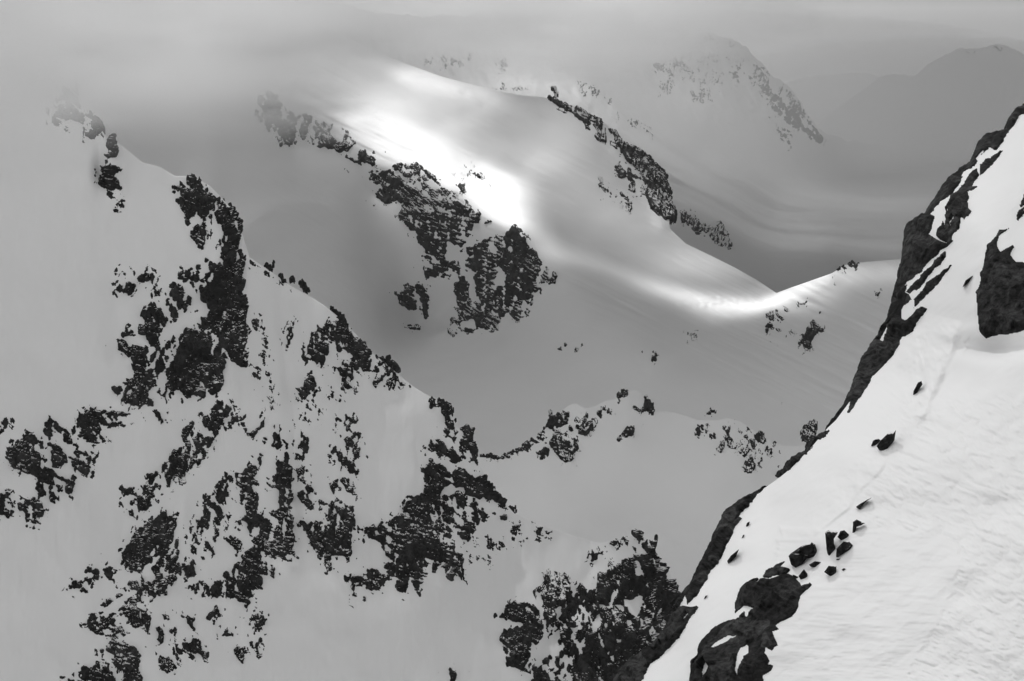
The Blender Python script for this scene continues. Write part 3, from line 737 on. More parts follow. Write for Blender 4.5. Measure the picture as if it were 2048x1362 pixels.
outcrop(ridge, "black cliff edge below the summit horn", [
    ([(920, 852), (932, 850), (947, 860), (949, 887), (954, 905), (954, 932), (947, 927), (942, 910), (932, 887), (927, 867)], 0.98),
    ([(870, 852), (885, 842), (902, 862), (920, 880), (925, 920), (907, 930), (877, 912), (847, 895), (865, 880), (882, 872)], 0.55), ([(905, 855), (925, 855), (945, 900), (950, 930), (925, 920)], 0.69)], RM, 15, seed=141, warp=3)
outcrop(ridge, "black overhanging wall across the right part of the ridge", [
    ([(850, 935), (860, 925), (895, 937), (925, 942), (950, 952), (975, 952), (990, 977), (1000, 997), (1010, 1010), (985, 1000), (957, 997), (935, 992), (925, 975), (890, 970), (872, 1005), (870, 1030), (837, 1030), (807, 1025), (815, 1007), (837, 990), (857, 967), (865, 960)], 0.98)], RM, 20, seed=142, amp=0.9)
outcrop(ridge, "wide shattered rock face under the black overhanging wall", [
    ([(730, 1057), (750, 1045), (785, 1035), (815, 1015), (865, 990), (915, 985), (957, 1002), (972, 1025), (992, 1022), (1015, 1035), (1005, 1047), (987, 1035), (967, 1047), (950, 1050), (950, 1087), (937, 1085), (925, 1080), (925, 1122), (922, 1162), (912, 1147), (905, 1170), (892, 1155), (910, 1135), (882, 1140), (890, 1125), (860, 1152), (835, 1182), (820, 1157), (805, 1190), (787, 1175), (792, 1160), (765, 1165), (757, 1182), (735, 1175), (727, 1217), (705, 1197), (702, 1155), (730, 1145), (755, 1132), (790, 1125), (767, 1107), (757, 1087), (727, 1075)], 0.75),
    ([(790, 1165), (805, 1150), (818, 1160), (810, 1190), (795, 1185)], 0.98), ([(880, 1070), (905, 1060), (920, 1120), (900, 1140), (880, 1110)], 0.98), ([(795, 1090), (850, 1090), (845, 1150), (800, 1150)], 0.87)], RM, 18, seed=143, angle=1.0)
outcrop(ridge, "sparse rocks on the snow shoulder right of the shattered face", [
    ([(962, 1085), (985, 1072), (1012, 1087), (995, 1102), (975, 1100)], 0.59), ([(988, 1085), (1002, 1082), (1000, 1102), (990, 1102)], 0.98), ([(952, 1110), (960, 1120), (947, 1127)], 0.89), ([(1025, 1052), (1045, 1048), (1040, 1064), (1028, 1062)], 0.69),
    ([(1032, 1085), (1060, 1070), (1050, 1090)], 0.69), ([(1072, 1057), (1085, 1055), (1083, 1071), (1072, 1067)], 0.79), ([(1092, 1066), (1105, 1062), (1104, 1067), (1094, 1070)], 0.98), ([(972, 1128), (978, 1128), (976, 1136)], 0.90)], RM, 9, seed=144, warp=2, step=1.5)
outcrop(ridge, "tall black buttress at the right end of the ridge with a notched top", [
    ([(1262, 1069), (1272, 1061), (1295, 1062), (1292, 1074), (1310, 1082), (1307, 1097), (1320, 1122), (1337, 1135), (1342, 1155), (1352, 1165), (1360, 1200), (1365, 1260), (1385, 1400), (1060, 1400), (1065, 1317), (1115, 1305), (1117, 1292), (1110, 1272), (1102, 1262), (1120, 1247), (1115, 1237), (1142, 1185), (1157, 1172), (1192, 1195), (1197, 1152), (1217, 1147), (1235, 1132), (1265, 1110), (1290, 1105), (1280, 1080)], 0.83),
    ([(1230, 1140), (1330, 1130), (1352, 1170), (1365, 1260), (1320, 1330), (1250, 1330), (1200, 1280), (1190, 1230), (1215, 1180)], 0.90), ([(1110, 1265), (1180, 1265), (1250, 1300), (1300, 1400), (1180, 1400), (1120, 1310)], 0.89)], RM, 20, seed=145, angle=1.35, aspect=1.6, amp=0.9,
    holes=[[(1250, 1200), (1282, 1190), (1278, 1225), (1255, 1230)], [(1195, 1212), (1245, 1210), (1247, 1220), (1200, 1221)], [(1180, 1258), (1195, 1232), (1202, 1250), (1190, 1262)], [(1122, 1255), (1165, 1250), (1165, 1257), (1125, 1262)], [(1085, 1305), (1108, 1275), (1118, 1308), (1090, 1315)]])
outcrop(ridge, "dark crag with a hanging foot left of the tall buttress", [
    ([(995, 1232), (1010, 1217), (1030, 1204), (1065, 1207), (1067, 1177), (1087, 1164), (1100, 1147), (1130, 1147), (1145, 1157), (1140, 1182), (1130, 1212), (1107, 1217), (1110, 1242), (1092, 1260), (1080, 1292), (1065, 1290), (1055, 1320), (1045, 1340), (1025, 1335), (1007, 1342), (1017, 1297), (997, 1275), (1020, 1257), (1055, 1252), (1050, 1247), (1022, 1245)], 0.98)], RM, 18, seed=146, angle=1.2, holes=[[(1072, 1190), (1083, 1185), (1083, 1235), (1075, 1225)], [(1085, 1240), (1092, 1238), (1090, 1265), (1084, 1262)]])
outcrop(ridge, "small rocks on the snow just under the notched buttress top", [
    ([(1217, 1087), (1247, 1072), (1260, 1080), (1255, 1094), (1230, 1092)], 0.84), ([(1180, 1117), (1180, 1107), (1207, 1102), (1197, 1119), (1179, 1124)], 0.90), ([(1205, 1127), (1230, 1122), (1217, 1137)], 0.44)], RM, 9, seed=147, warp=2)
outcrop(ridge, "lone dark stub in the snow at the bottom edge", [([(896, 1333), (912, 1342), (915, 1375), (902, 1375)], 0.98), ([(922, 1342), (930, 1339), (926, 1347)], 0.90)], RM, 10, seed=148, warp=2)

# ---- cirque rim
outcrop(cirque, "rocky left summit of the small cirque", [
    ([(1087, 857), (1105, 835), (1127, 817), (1140, 825), (1137, 845), (1125, 855), (1102, 860), (1090, 862)], 0.97),
    ([(1147, 850), (1160, 847), (1177, 840), (1187, 847), (1185, 862), (1170, 870), (1155, 867), (1140, 860), (1135, 852)], 0.97)], RM, 14, amp=0.7, seed=160, warp=3)
outcrop(cirque, "broken rocks under the saddle right of the cirque's left summit", [([(1140, 838), (1165, 832), (1200, 815), (1222, 806), (1225, 825), (1200, 840), (1192, 858), (1165, 850)], 0.35)], RM, 11, amp=0.7, seed=169, warp=3)
outcrop(cirque, "dark rock nose below the cirque's left summit", [
    ([(1097, 880), (1110, 865), (1130, 865), (1135, 882), (1150, 900), (1147, 920), (1130, 924), (1115, 915), (1100, 895)], 0.97), ([(1147, 887), (1152, 877), (1162, 897), (1155, 900)], 0.97),
    ([(1067, 915), (1072, 902), (1097, 895), (1100, 915), (1087, 922)], 0.94)], RM, 14, amp=0.7, seed=161, warp=3)
outcrop(cirque, "jagged line of small rocks along the cirque's left crest", [
    ([(955, 910), (977, 909), (997, 912), (1020, 900), (1045, 890), (1060, 873), (1087, 860), (1100, 872), (1080, 885), (1060, 897), (1015, 915), (995, 920), (975, 916)], 0.81)], RM, 9, amp=0.7, seed=162, warp=3)
outcrop(cirque, "rocky crown on the cirque's highest point", [
    ([(1230, 797), (1245, 779), (1257, 781), (1257, 797), (1242, 795)], 0.97), ([(1280, 787), (1292, 790), (1302, 803), (1309, 822), (1302, 837), (1285, 827), (1267, 822), (1267, 812), (1285, 812), (1290, 800)], 0.93), ([(1205, 820), (1217, 810), (1220, 822), (1215, 828)], 0.84)], RM, 10, amp=0.7, seed=163, warp=2)
outcrop(cirque, "twin-lobed grey rock in the snow below the cirque's highest point", [
    ([(1232, 882), (1235, 870), (1252, 855), (1267, 855), (1270, 865), (1257, 875), (1247, 880), (1237, 887)], 0.97), ([(1277, 850), (1285, 855), (1280, 858)], 0.97)], RM, 14, amp=0.7, seed=164, warp=2)
outcrop(cirque, "three rocks hanging under the cirque's right rim", [
    ([(1387, 857), (1400, 850), (1407, 850), (1405, 867), (1397, 870)], 0.97), ([(1413, 845), (1418, 843), (1415, 856)], 0.97), ([(1425, 872), (1428, 865), (1434, 867), (1431, 878)], 0.97),
    ([(1431, 900), (1440, 887), (1450, 885), (1445, 902), (1435, 911)], 0.97), ([(1452, 880), (1455, 862), (1460, 870), (1475, 890), (1472, 900), (1457, 897)], 0.97)], RM, 10, amp=0.7, seed=165, warp=2)
outcrop(cirque, "lowest rock of the cirque's right wall", [
    ([(1479, 940), (1490, 920), (1505, 915), (1512, 930), (1505, 945), (1495, 950), (1487, 945)], 0.97), ([(1514, 927), (1527, 912), (1522, 930)], 0.84)], RM, 10, amp=0.7, seed=166, warp=2)
outcrop(cirque, "rocks strung along the cirque's right crest", [
    ([(1472, 841), (1490, 850), (1510, 868), (1520, 860), (1531, 868), (1530, 887), (1520, 887), (1512, 880), (1500, 865)], 0.83), ([(1542, 887), (1552, 878), (1555, 890), (1545, 899)], 0.94)], RM, 9, amp=0.7, seed=167, warp=2)
outcrop(cirque, "ragged rocks between the cirque's right rim and its lowest rock", [([(1440, 850), (1470, 850), (1500, 875), (1540, 895), (1555, 905), (1530, 915), (1500, 905), (1480, 915), (1470, 895)], 0.45)], RM, 11, amp=0.7, seed=170, warp=3)
outcrop(cirque, "crag where the cirque meets the near slope", [
    ([(1599, 862), (1610, 847), (1627, 835), (1637, 847), (1630, 875), (1620, 890), (1605, 885)], 0.87), ([(1547, 952), (1560, 937), (1575, 938), (1570, 950), (1552, 957)], 0.94)], RM, 10, amp=0.7, seed=168, warp=2)

# ---- glacier basin
outcrop(basin, "pale mist-covered upper rocks of the rib above the dark basin", [
    ([(505, 230), (520, 187), (537, 172), (560, 200), (580, 220), (620, 230), (655, 245), (685, 252), (702, 265), (710, 287), (702, 302), (672, 302), (635, 292), (600, 290), (580, 295), (555, 290), (537, 272), (532, 255)], 0.69),
    ([(538, 268), (555, 268), (560, 288), (545, 285)], 0.90), ([(595, 270), (640, 275), (700, 280), (705, 300), (660, 298), (610, 290)], 0.89)], RF, 18, amp=0.55, seed=180, holes=[[(655, 268), (680, 255), (692, 265), (675, 285)]])
outcrop(basin, "small oval rock knob between the misty rocks and the main rib", [([(696, 315), (710, 302), (730, 300), (757, 317), (750, 330), (730, 332), (705, 325)], 0.79)], RF, 15, amp=0.55, seed=181, warp=3)
outcrop(basin, "upper half of the great rock rib beside the sunlit glacier", [
    ([(735, 360), (742, 347), (762, 342), (795, 330), (822, 322), (842, 330), (860, 345), (880, 360), (892, 375), (912, 392), (895, 412), (870, 420), (850, 440), (820, 440), (800, 432), (797, 435), (808, 410), (780, 410), (765, 402), (740, 378)], 0.77)], RF, 15, amp=0.55, seed=182, angle=-0.5)
outcrop(basin, "central cliff of the great rock rib", [
    ([(797, 435), (805, 410), (850, 430), (880, 420), (905, 400), (925, 402), (945, 418), (965, 428), (958, 440), (945, 460), (932, 482), (920, 500), (895, 485), (892, 520), (910, 530), (885, 550), (850, 555), (845, 520), (842, 502), (832, 490), (820, 460)], 0.83),
    ([(900, 420), (940, 420), (960, 432), (935, 465), (905, 475)], 0.91), ([(850, 490), (890, 480), (890, 525), (855, 530)], 0.89), ([(965, 440), (985, 438), (985, 447), (970, 452)], 0.89), ([(920, 500), (985, 470), (1010, 470), (1000, 540), (960, 540), (915, 555), (890, 545)], 0.62)], RF, 17, amp=0.55, seed=183)
outcrop(basin, "right buttress of the great rock rib around a small snowfield", [
    ([(1010, 470), (1030, 455), (1052, 480), (1080, 520), (1115, 552), (1107, 570), (1077, 567), (1075, 585), (1070, 602), (1060, 630), (1030, 642), (1017, 625), (1000, 642), (995, 660), (975, 662), (960, 660), (920, 665), (905, 680), (897, 660), (902, 640), (915, 630), (915, 610), (912, 572), (922, 555), (945, 550), (965, 535), (985, 540), (1005, 545), (990, 520), (1000, 495)], 0.83),
    ([(980, 572), (1015, 572), (1022, 600), (1000, 605), (985, 590)], 0.96), ([(1040, 480), (1055, 485), (1105, 550), (1075, 560), (1040, 530)], 0.93), ([(965, 590), (990, 595), (985, 615), (960, 610)], 0.93)], RF, 17, amp=0.55, seed=184,
    holes=[[(985, 562), (997, 535), (1012, 550), (1015, 568), (995, 572)], [(920, 648), (950, 640), (952, 655), (925, 658)]])
outcrop(basin, "rounded rock foot at the lower left of the great rib", [
    ([(793, 590), (800, 580), (830, 570), (862, 565), (868, 580), (860, 620), (852, 645), (840, 635), (842, 622), (820, 622), (800, 612)], 0.73), ([(812, 645), (820, 640), (845, 650), (840, 660), (830, 662), (818, 655)], 0.74)], RF, 15, amp=0.55, seed=185, warp=3)
outcrop(basin, "dark stone lying on the brightest sunlit snow", [([(944, 346), (950, 344), (964, 356), (957, 359)], 0.97)], RF, 11, amp=0.55, seed=186, warp=1, soft=2, step=1.4, name="glacier_rock")
outcrop(basin, "dark rock peeking over the rib's snow crest into the sun", [([(908, 368), (920, 370), (928, 388), (922, 384)], 0.95)], RF, 11, amp=0.55, seed=187, warp=1, soft=2, step=1.4, name="glacier_rock")
outcrop(basin, "misty upper part of the rock spine along the glacier's far edge", [
    ([(1090, 195), (1102, 190), (1117, 200), (1152, 208), (1190, 230), (1215, 240), (1235, 260), (1243, 280), (1240, 302), (1215, 285), (1192, 277), (1175, 260), (1145, 230), (1122, 215)], 0.75)], RF, 17, amp=0.55, seed=188)
outcrop(basin, "massive dark head of the rock spine at the glacier's far edge", [
    ([(1232, 285), (1247, 282), (1272, 294), (1290, 303), (1312, 320), (1325, 337), (1337, 357), (1341, 385), (1344, 402), (1354, 422), (1347, 436), (1330, 442), (1328, 455), (1320, 442), (1305, 427), (1292, 400), (1287, 372), (1280, 350), (1257, 322), (1240, 302)], 0.93),
    ([(1290, 310), (1312, 322), (1337, 360), (1350, 425), (1330, 435), (1310, 380), (1290, 345)], 0.95)], RF, 14, amp=0.6, seed=189, warp=3)
outcrop(basin, "speckled rock band left of the spine's dark head", [
    ([(1237, 322), (1255, 330), (1277, 340), (1287, 367), (1297, 380), (1292, 397), (1275, 392), (1255, 380), (1265, 360), (1245, 360), (1220, 345), (1230, 332)], 0.61)], RF, 13, amp=0.55, seed=190, angle=0.8)
outcrop(basin, "narrow rock strip on the snow left of the spine", [([(1195, 362), (1215, 378), (1240, 385), (1260, 397), (1267, 420), (1257, 422), (1240, 402), (1212, 386)], 0.64)], RF, 12, amp=0.55, seed=191, angle=0.8)
outcrop(basin, "rocks just beneath the sunlit end of the glacier tongue", [
    ([(1530, 635), (1535, 625), (1555, 615), (1572, 617), (1570, 640), (1562, 640), (1550, 630), (1540, 645)], 0.64), ([(1527, 655), (1535, 645), (1545, 650), (1540, 660), (1530, 667)], 0.90), ([(1555, 655), (1562, 655), (1567, 662), (1562, 668)], 0.93), ([(1567, 677), (1572, 669), (1571, 678)], 0.90), ([(1584, 665), (1589, 666), (1587, 670)], 0.90)], RF, 13, amp=0.55, seed=192, warp=2)
outcrop(basin, "triangular dark rock on the grey slope right of the tongue", [
    ([(1602, 687), (1615, 650), (1630, 627), (1645, 622), (1635, 640), (1650, 660), (1645, 665), (1635, 665), (1625, 692), (1617, 700)], 0.84), ([(1602, 685), (1614, 652), (1622, 660), (1614, 690)], 0.95)], RF, 14, amp=0.55, seed=193, warp=2)
outcrop(basin, "small rock cluster low on the grey slope, left of centre", [([(1295, 725), (1310, 707), (1322, 710), (1312, 725)], 0.77)], RF, 11, amp=0.55, seed=194, warp=2)
outcrop(basin, "two dark specks above the low rock cluster on the grey slope", [([(1368, 683), (1378, 672), (1376, 680)], 0.92), ([(1385, 676), (1395, 666), (1393, 677)], 0.93)], RF, 9, amp=0.55, seed=195, warp=1, step=1.4)
outcrop(basin, "dark rocks along the knoll's sunlit crest", [([(1662, 548), (1685, 531), (1702, 523), (1727, 523), (1710, 535), (1685, 540)], 0.69)], RF, 11, amp=0.55, seed=196, warp=2)
outcrop(basin, "faint rocks high on the grey slope beside the near cliff", [([(1600, 608), (1606, 602), (1618, 600), (1607, 610)], 0.89), ([(1742, 594), (1752, 584), (1762, 582), (1757, 592)], 0.69)], RF, 9, amp=0.55, seed=197, warp=1, step=1.4)
outcrop(basin, "low rocks breaking the snow in the middle of the dark basin", [([(1112, 698), (1130, 683), (1137, 688), (1125, 704)], 0.69), ([(1148, 698), (1165, 686), (1174, 692), (1155, 704)], 0.59)], RF, 11, amp=0.55, seed=198, warp=2)
outcrop(basin, "small rocks on grey snow beyond the cirque rim", [([(1406, 832), (1415, 822), (1432, 819), (1412, 834)], 0.69), ([(1545, 816), (1560, 807), (1552, 820)], 0.69)], RF, 9, amp=0.55, seed=199, warp=1, step=1.4)

# ---- valley and far mountains
outcrop(far, "dark rock rib lying below the spine's head in the valley", [
    ([(1355, 422), (1365, 418), (1390, 430), (1407, 445), (1425, 443), (1440, 445), (1452, 465), (1467, 490), (1445, 495), (1425, 482), (1415, 467), (1385, 457), (1365, 442)], 0.91)], RF, 15, amp=0.55, seed=220, angle=0.7, warp=3)
outcrop(far, "pale rocks in the mist above the rock spine", [([(1177, 172), (1190, 178), (1220, 198), (1242, 227), (1239, 240), (1210, 222), (1190, 200)], 0.51), ([(1150, 160), (1180, 165), (1190, 200), (1160, 195)], 0.30)], RD, 11, amp=0.35, seed=221)
outcrop(far, "thin trail of rocks on snow behind the spine", [([(1255, 245), (1275, 240), (1300, 258), (1307, 282), (1290, 265), (1270, 250)], 0.59)], RD, 8, amp=0.35, seed=222, warp=2)
outcrop(far, "long rock ridge descending from the misty far peak", [
    ([(1500, 125), (1530, 135), (1555, 160), (1580, 175), (1602, 205), (1617, 227), (1632, 257), (1647, 285), (1640, 289), (1625, 282), (1595, 260), (1555, 237), (1532, 195), (1515, 170), (1500, 150)], 0.68),
    ([(1592, 255), (1615, 255), (1647, 285), (1640, 289), (1622, 280)], 0.89)], RD, 11, amp=0.35, seed=223, angle=0.9)
outcrop(far, "broken lower spur of the misty far peak", [([(1552, 252), (1575, 260), (1585, 292), (1590, 317), (1577, 307), (1572, 285)], 0.51)], RD, 8, amp=0.35, seed=224)
outcrop(far, "rock patches on the misty far peak's broad face", [
    ([(1310, 170), (1345, 152), (1352, 170), (1330, 190), (1317, 192)], 0.74), ([(1375, 180), (1420, 172), (1425, 195), (1410, 207), (1390, 200)], 0.64), ([(1470, 125), (1487, 115), (1485, 130), (1475, 145)], 0.64),
    ([(1300, 130), (1400, 90), (1480, 100), (1500, 160), (1430, 172), (1330, 150)], 0.36), ([(1460, 190), (1490, 195), (1480, 202)], 0.59)], RD, 10, amp=0.35, seed=225)
outcrop(far, "faint summit rocks of the misty far peak", [([(1402, 78), (1415, 64), (1425, 68), (1434, 80), (1410, 83)], 0.79), ([(1452, 79), (1465, 80), (1475, 95), (1458, 95)], 0.59)], RD, 10, amp=0.35, seed=226, warp=2)
outcrop(far, "faint rock patches in the mist behind the glacier crest", [
    ([(880, 135), (885, 110), (915, 117), (950, 100), (935, 135)], 0.51), ([(980, 142), (985, 117), (1017, 122), (1005, 150)], 0.54), ([(850, 118), (866, 118), (866, 128), (852, 128)], 0.49)], RD, 9, amp=0.35, seed=227)
outcrop(far, "row of low rocks just over the glacier's bright crest", [([(994, 180), (1010, 170), (1014, 180)], 0.89), ([(1025, 175), (1042, 169), (1062, 178), (1057, 182), (1027, 181)], 0.84)], RD, 8, amp=0.35, seed=228, warp=2)
outcrop(east, "faint rock edge on the right-hand distant mountain", [([(1826, 152), (1850, 133), (1875, 118), (1905, 105), (1880, 122), (1850, 140), (1835, 156)], 0.49), ([(1985, 94), (1997, 87), (2014, 96), (2000, 102)], 0.69), ([(1925, 102), (1960, 98), (1950, 108)], 0.30)], RD, 9, amp=0.35, seed=229, warp=2)

# ---- foreground rocks
def near_rock(label, polys, seed, holes=(), scale=34, aspect=2.0, angle=-1.0, amp=0.55, name="rock_outcrop", group=None):
    return outcrop(slope, label, [(p, 1.0) for p in polys], RN, scale, aspect, angle, amp, seed, step=1.7, soft=3, warp=3.2, holes=holes, solid=True, name=name, group=group, min_faces=60)

near_rock("upper rock band along the near slope's skyline, at the right edge", [
    [(2075, 195), (2048, 206), (2030, 215), (2018, 235), (2010, 255), (2000, 260), (1975, 267), (1960, 280), (1950, 300), (1940, 325), (1920, 335), (1900, 352), (1885, 372), (1870, 395), (1855, 415), (1843, 430), (1858, 430), (1872, 414), (1888, 400), (1903, 386), (1918, 370), (1932, 351), (1950, 330), (1960, 318), (1977, 296), (1990, 300), (2003, 282), (2022, 256), (2036, 234), (2075, 222)]], 300,
    holes=[[(1952, 318), (1966, 300), (1968, 303), (1957, 320)], [(1925, 352), (1945, 332), (1948, 334), (1930, 352)]])
near_rock("patchy rocks just inside the near skyline with snow between", [
    [(1960, 330), (1972, 318), (1985, 312), (2012, 298), (2000, 312), (1980, 330), (1970, 345), (1962, 352)],
    [(1905, 392), (1918, 378), (1935, 355), (1955, 335), (1962, 350), (1945, 368), (1955, 372), (1935, 385), (1940, 395), (1935, 405), (1943, 420), (1930, 440), (1925, 435), (1920, 455), (1905, 470), (1898, 488), (1880, 482), (1870, 470), (1882, 445), (1895, 410)]], 301,
    holes=[[(1885, 440), (1897, 415), (1900, 418), (1889, 450)], [(1900, 445), (1908, 430), (1912, 440), (1903, 455)], [(1908, 378), (1930, 362), (1932, 366), (1912, 386)]], scale=24)
near_rock("steep grey slab cliff at the middle of the near skyline", [
    [(1846, 425), (1860, 428), (1872, 430), (1866, 450), (1858, 468), (1872, 478), (1895, 490), (1912, 482), (1900, 492), (1878, 503), (1862, 522), (1844, 543), (1828, 556), (1812, 565), (1808, 587), (1800, 600), (1786, 590), (1791, 570), (1796, 545), (1805, 510), (1809, 475), (1815, 450)]], 302, scale=48, aspect=2.2, angle=-1.25, amp=0.4,
    holes=[[(1874, 470), (1882, 462), (1885, 470), (1878, 478)]])
near_rock("dark rock ribs on the snow right of the slab cliff", [
    [(1893, 498), (1888, 515), (1864, 540), (1838, 573), (1818, 588), (1812, 585), (1830, 565), (1848, 545), (1872, 518)],
    [(1908, 523), (1885, 550), (1882, 560), (1862, 582), (1848, 594), (1826, 617), (1826, 598), (1842, 578), (1861, 556)]], 303, scale=26)
near_rock("long dark rock wall descending the near skyline below the slab", [
    [(1786, 588), (1776, 620), (1766, 645), (1755, 668), (1738, 695), (1720, 720), (1710, 745), (1700, 770), (1690, 800), (1670, 830), (1652, 852), (1662, 848), (1680, 822), (1700, 800), (1691, 824), (1698, 825), (1721, 797), (1736, 772), (1748, 750), (1768, 732), (1786, 712), (1803, 675), (1826, 662), (1831, 647), (1853, 617), (1840, 612), (1825, 627), (1810, 642), (1798, 637), (1806, 615), (1822, 600), (1814, 588), (1808, 587), (1812, 566)],
    [(1721, 713), (1730, 711), (1728, 722)]], 304,
    holes=[[(1781, 640), (1761, 662), (1757, 686), (1768, 684), (1776, 660)]])
near_rock("small crag on the near skyline beside the cirque", [
    [(1608, 905), (1615, 885), (1625, 875), (1640, 865), (1655, 860), (1662, 857), (1650, 872), (1638, 882), (1622, 898), (1612, 910)]], 305, scale=18, holes=[[(1620, 893), (1635, 877), (1640, 878), (1625, 893)]])
near_rock("smooth dark hump on the near skyline", [[(1568, 945), (1576, 925), (1590, 912), (1604, 904), (1614, 904), (1597, 922), (1582, 937), (1570, 948)]], 306, scale=22)
near_rock("long dark rock band along the lowest part of the near skyline", [
    [(1537, 971), (1520, 977), (1500, 990), (1475, 1005), (1455, 1020), (1440, 1045), (1427, 1070), (1425, 1085), (1412, 1100), (1400, 1130), (1390, 1150), (1375, 1170), (1360, 1190), (1345, 1230), (1325, 1260), (1300, 1290), (1270, 1310), (1240, 1340), (1220, 1385), (1215, 1430), (1272, 1430), (1283, 1362), (1297, 1327), (1330, 1305), (1360, 1275), (1380, 1240), (1400, 1215), (1385, 1217), (1372, 1213), (1395, 1190), (1405, 1170), (1420, 1145), (1440, 1120), (1455, 1090), (1470, 1055), (1485, 1036), (1474, 1040), (1458, 1054), (1480, 1030), (1500, 1010), (1512, 994)]], 307,
    holes=[[(1346, 1236), (1360, 1210), (1371, 1190), (1376, 1205), (1362, 1225), (1352, 1236)], [(1272, 1311), (1298, 1286), (1310, 1275), (1302, 1293), (1284, 1308)], [(1305, 1303), (1325, 1284), (1329, 1291), (1312, 1303)], [(1365, 1238), (1377, 1225), (1380, 1230), (1370, 1240)]])
near_rock("big dark crag in the near snow at the right edge", [
    [(2028, 450), (2011, 460), (1998, 460), (1993, 472), (1981, 487), (1971, 495), (1968, 525), (1963, 540), (1958, 542), (1958, 572), (1952, 582), (1953, 605), (1956, 630), (1961, 662), (1976, 672), (2006, 670), (2048, 662), (2110, 655), (2110, 540), (2060, 525), (2032, 523), (2021, 510), (2030, 492), (2015, 497), (2003, 502), (1994, 490), (2000, 472)]], 308, scale=52, aspect=1.8, angle=-1.35, amp=0.5)
near_rock("small rock shards at the right edge above the big crag", [[(2052, 372), (2042, 398), (2037, 413), (2050, 411), (2064, 392)], [(2035, 421), (2046, 414), (2048, 425), (2038, 440), (2034, 440)]], 309, scale=16)
near_rock("large furrowed dark outcrop in the near snow at the bottom edge", [
    [(1500, 1164), (1527, 1154), (1535, 1157), (1580, 1149), (1602, 1164), (1605, 1172), (1620, 1164), (1626, 1169), (1602, 1194), (1602, 1212), (1587, 1234), (1560, 1242), (1552, 1249), (1560, 1258), (1547, 1262), (1552, 1274), (1557, 1292), (1545, 1302), (1532, 1294), (1530, 1304), (1537, 1322), (1535, 1329), (1547, 1332), (1542, 1344), (1525, 1352), (1527, 1430), (1378, 1430), (1381, 1327), (1392, 1312), (1400, 1292), (1420, 1264), (1430, 1252), (1460, 1239), (1485, 1215), (1466, 1229), (1467, 1204), (1480, 1177), (1495, 1164)],
    [(1530, 1141), (1550, 1129), (1573, 1120), (1562, 1132), (1583, 1138), (1575, 1147), (1537, 1155), (1525, 1155)]], 310, scale=46, aspect=1.7, angle=-1.0, amp=0.5,
    holes=[[(1508, 1171), (1520, 1158), (1535, 1155), (1525, 1164)], [(1460, 1241), (1485, 1211), (1497, 1212), (1515, 1217), (1500, 1226), (1491, 1233), (1488, 1221), (1470, 1238)], [(1420, 1295), (1445, 1276), (1472, 1271), (1455, 1282), (1432, 1292)],
           [(1474, 1310), (1482, 1298), (1493, 1291), (1494, 1305), (1488, 1318), (1485, 1335), (1477, 1360), (1471, 1342), (1473, 1322)], [(1404, 1343), (1415, 1319), (1420, 1334), (1437, 1331), (1421, 1351), (1412, 1360)], [(1390, 1331), (1396, 1314), (1401, 1325), (1393, 1335)]])

# ---- boulders lying on the near slope
def boulder(outline, label, seed, name="boulder", group="boulders on the near slope", thick=0.62, sink=0.05):
    rnd = np.random.RandomState(seed)
    p = np.asarray(outline, float)
    q = np.concatenate([p, p[:1]])
    seg = np.hypot(*(q[1:] - q[:-1]).T); acc = np.concatenate([[0], np.cumsum(seg)])
    n = 40
    s = np.unique(np.concatenate([np.linspace(0, acc[-1], n, endpoint=False), acc[:-1]]))
    ring = np.stack([np.interp(s, acc, q[:, 0]), np.interp(s, acc, q[:, 1])], -1)
    c = ring.mean(0)
    ext = ring.max(0) - ring.min(0)
    D0 = float(slope.depth(np.array([c[0]]), np.array([c[1] + 0.25 * ext[1]]))[0])
    mpp = D0 / F_PX
    t = thick * min(ext.max(), 1.6 * ext.min()) * mpp
    D0 += 0.08 * t
    rings = []
    for a in np.linspace(-1.35, 1.45, 13):
        k = np.cos(a) ** 0.45; off = np.sign(np.sin(a)) * abs(np.sin(a)) ** 0.8 * t * 0.5
        r = c + (ring - c) * k
        tilt = (r[:, 0] - c[0]) * mpp * 0.35 * (0.5 - rnd.rand() * 0.2)
        jit = 0.05 * t * fbm(r[:, 0] / 9 + a, r[:, 1] / 9, seed, 3) * 4
        r = r + 1.1 * np.stack([fbm(r[:, 0] / 6, r[:, 1] / 6 + a, seed + 1, 2), fbm(r[:, 0] / 6 + 9, r[:, 1] / 6 + a, seed + 2, 2)], -1) * (0.3 + abs(np.sin(a)))
        rings.append(unproject(r[:, 0], r[:, 1], D0 - off + jit * abs(np.sin(a)) + 0 * tilt))
    m = len(ring)
    V = np.concatenate(rings)
    F = []
    for i in range(len(rings) - 1):
        for j in range(m):
            j2 = (j + 1) % m
            F.append((i * m + j, i * m + j2, (i + 1) * m + j2, (i + 1) * m + j))
    front = rings[-1].mean(0); back = rings[0].mean(0)
    V = np.concatenate([V, [front, back]])
    fi, bi = len(V) - 2, len(V) - 1
    last = (len(rings) - 1) * m
    for j in range(m):
        j2 = (j + 1) % m
        F.append((last + j, last + j2, fi, fi)); F.append((j2, j, bi, bi))
    tri = np.array([f for f in F if f[2] == f[3]])[:, :3]; quad = np.array([f for f in F if f[2] != f[3]])
    base = np.array([V[:, 0].mean(), V[:, 1].mean(), V[:, 2].min()])
    tris = np.concatenate([tri, quad[:, [0, 1, 2]], quad[:, [0, 2, 3]]])
    o = mesh_obj(name, V - base, tris, M['rock_boulder'], None, smooth=False)
    o.location = base
    tag(o, label, "boulder", group)
    return o

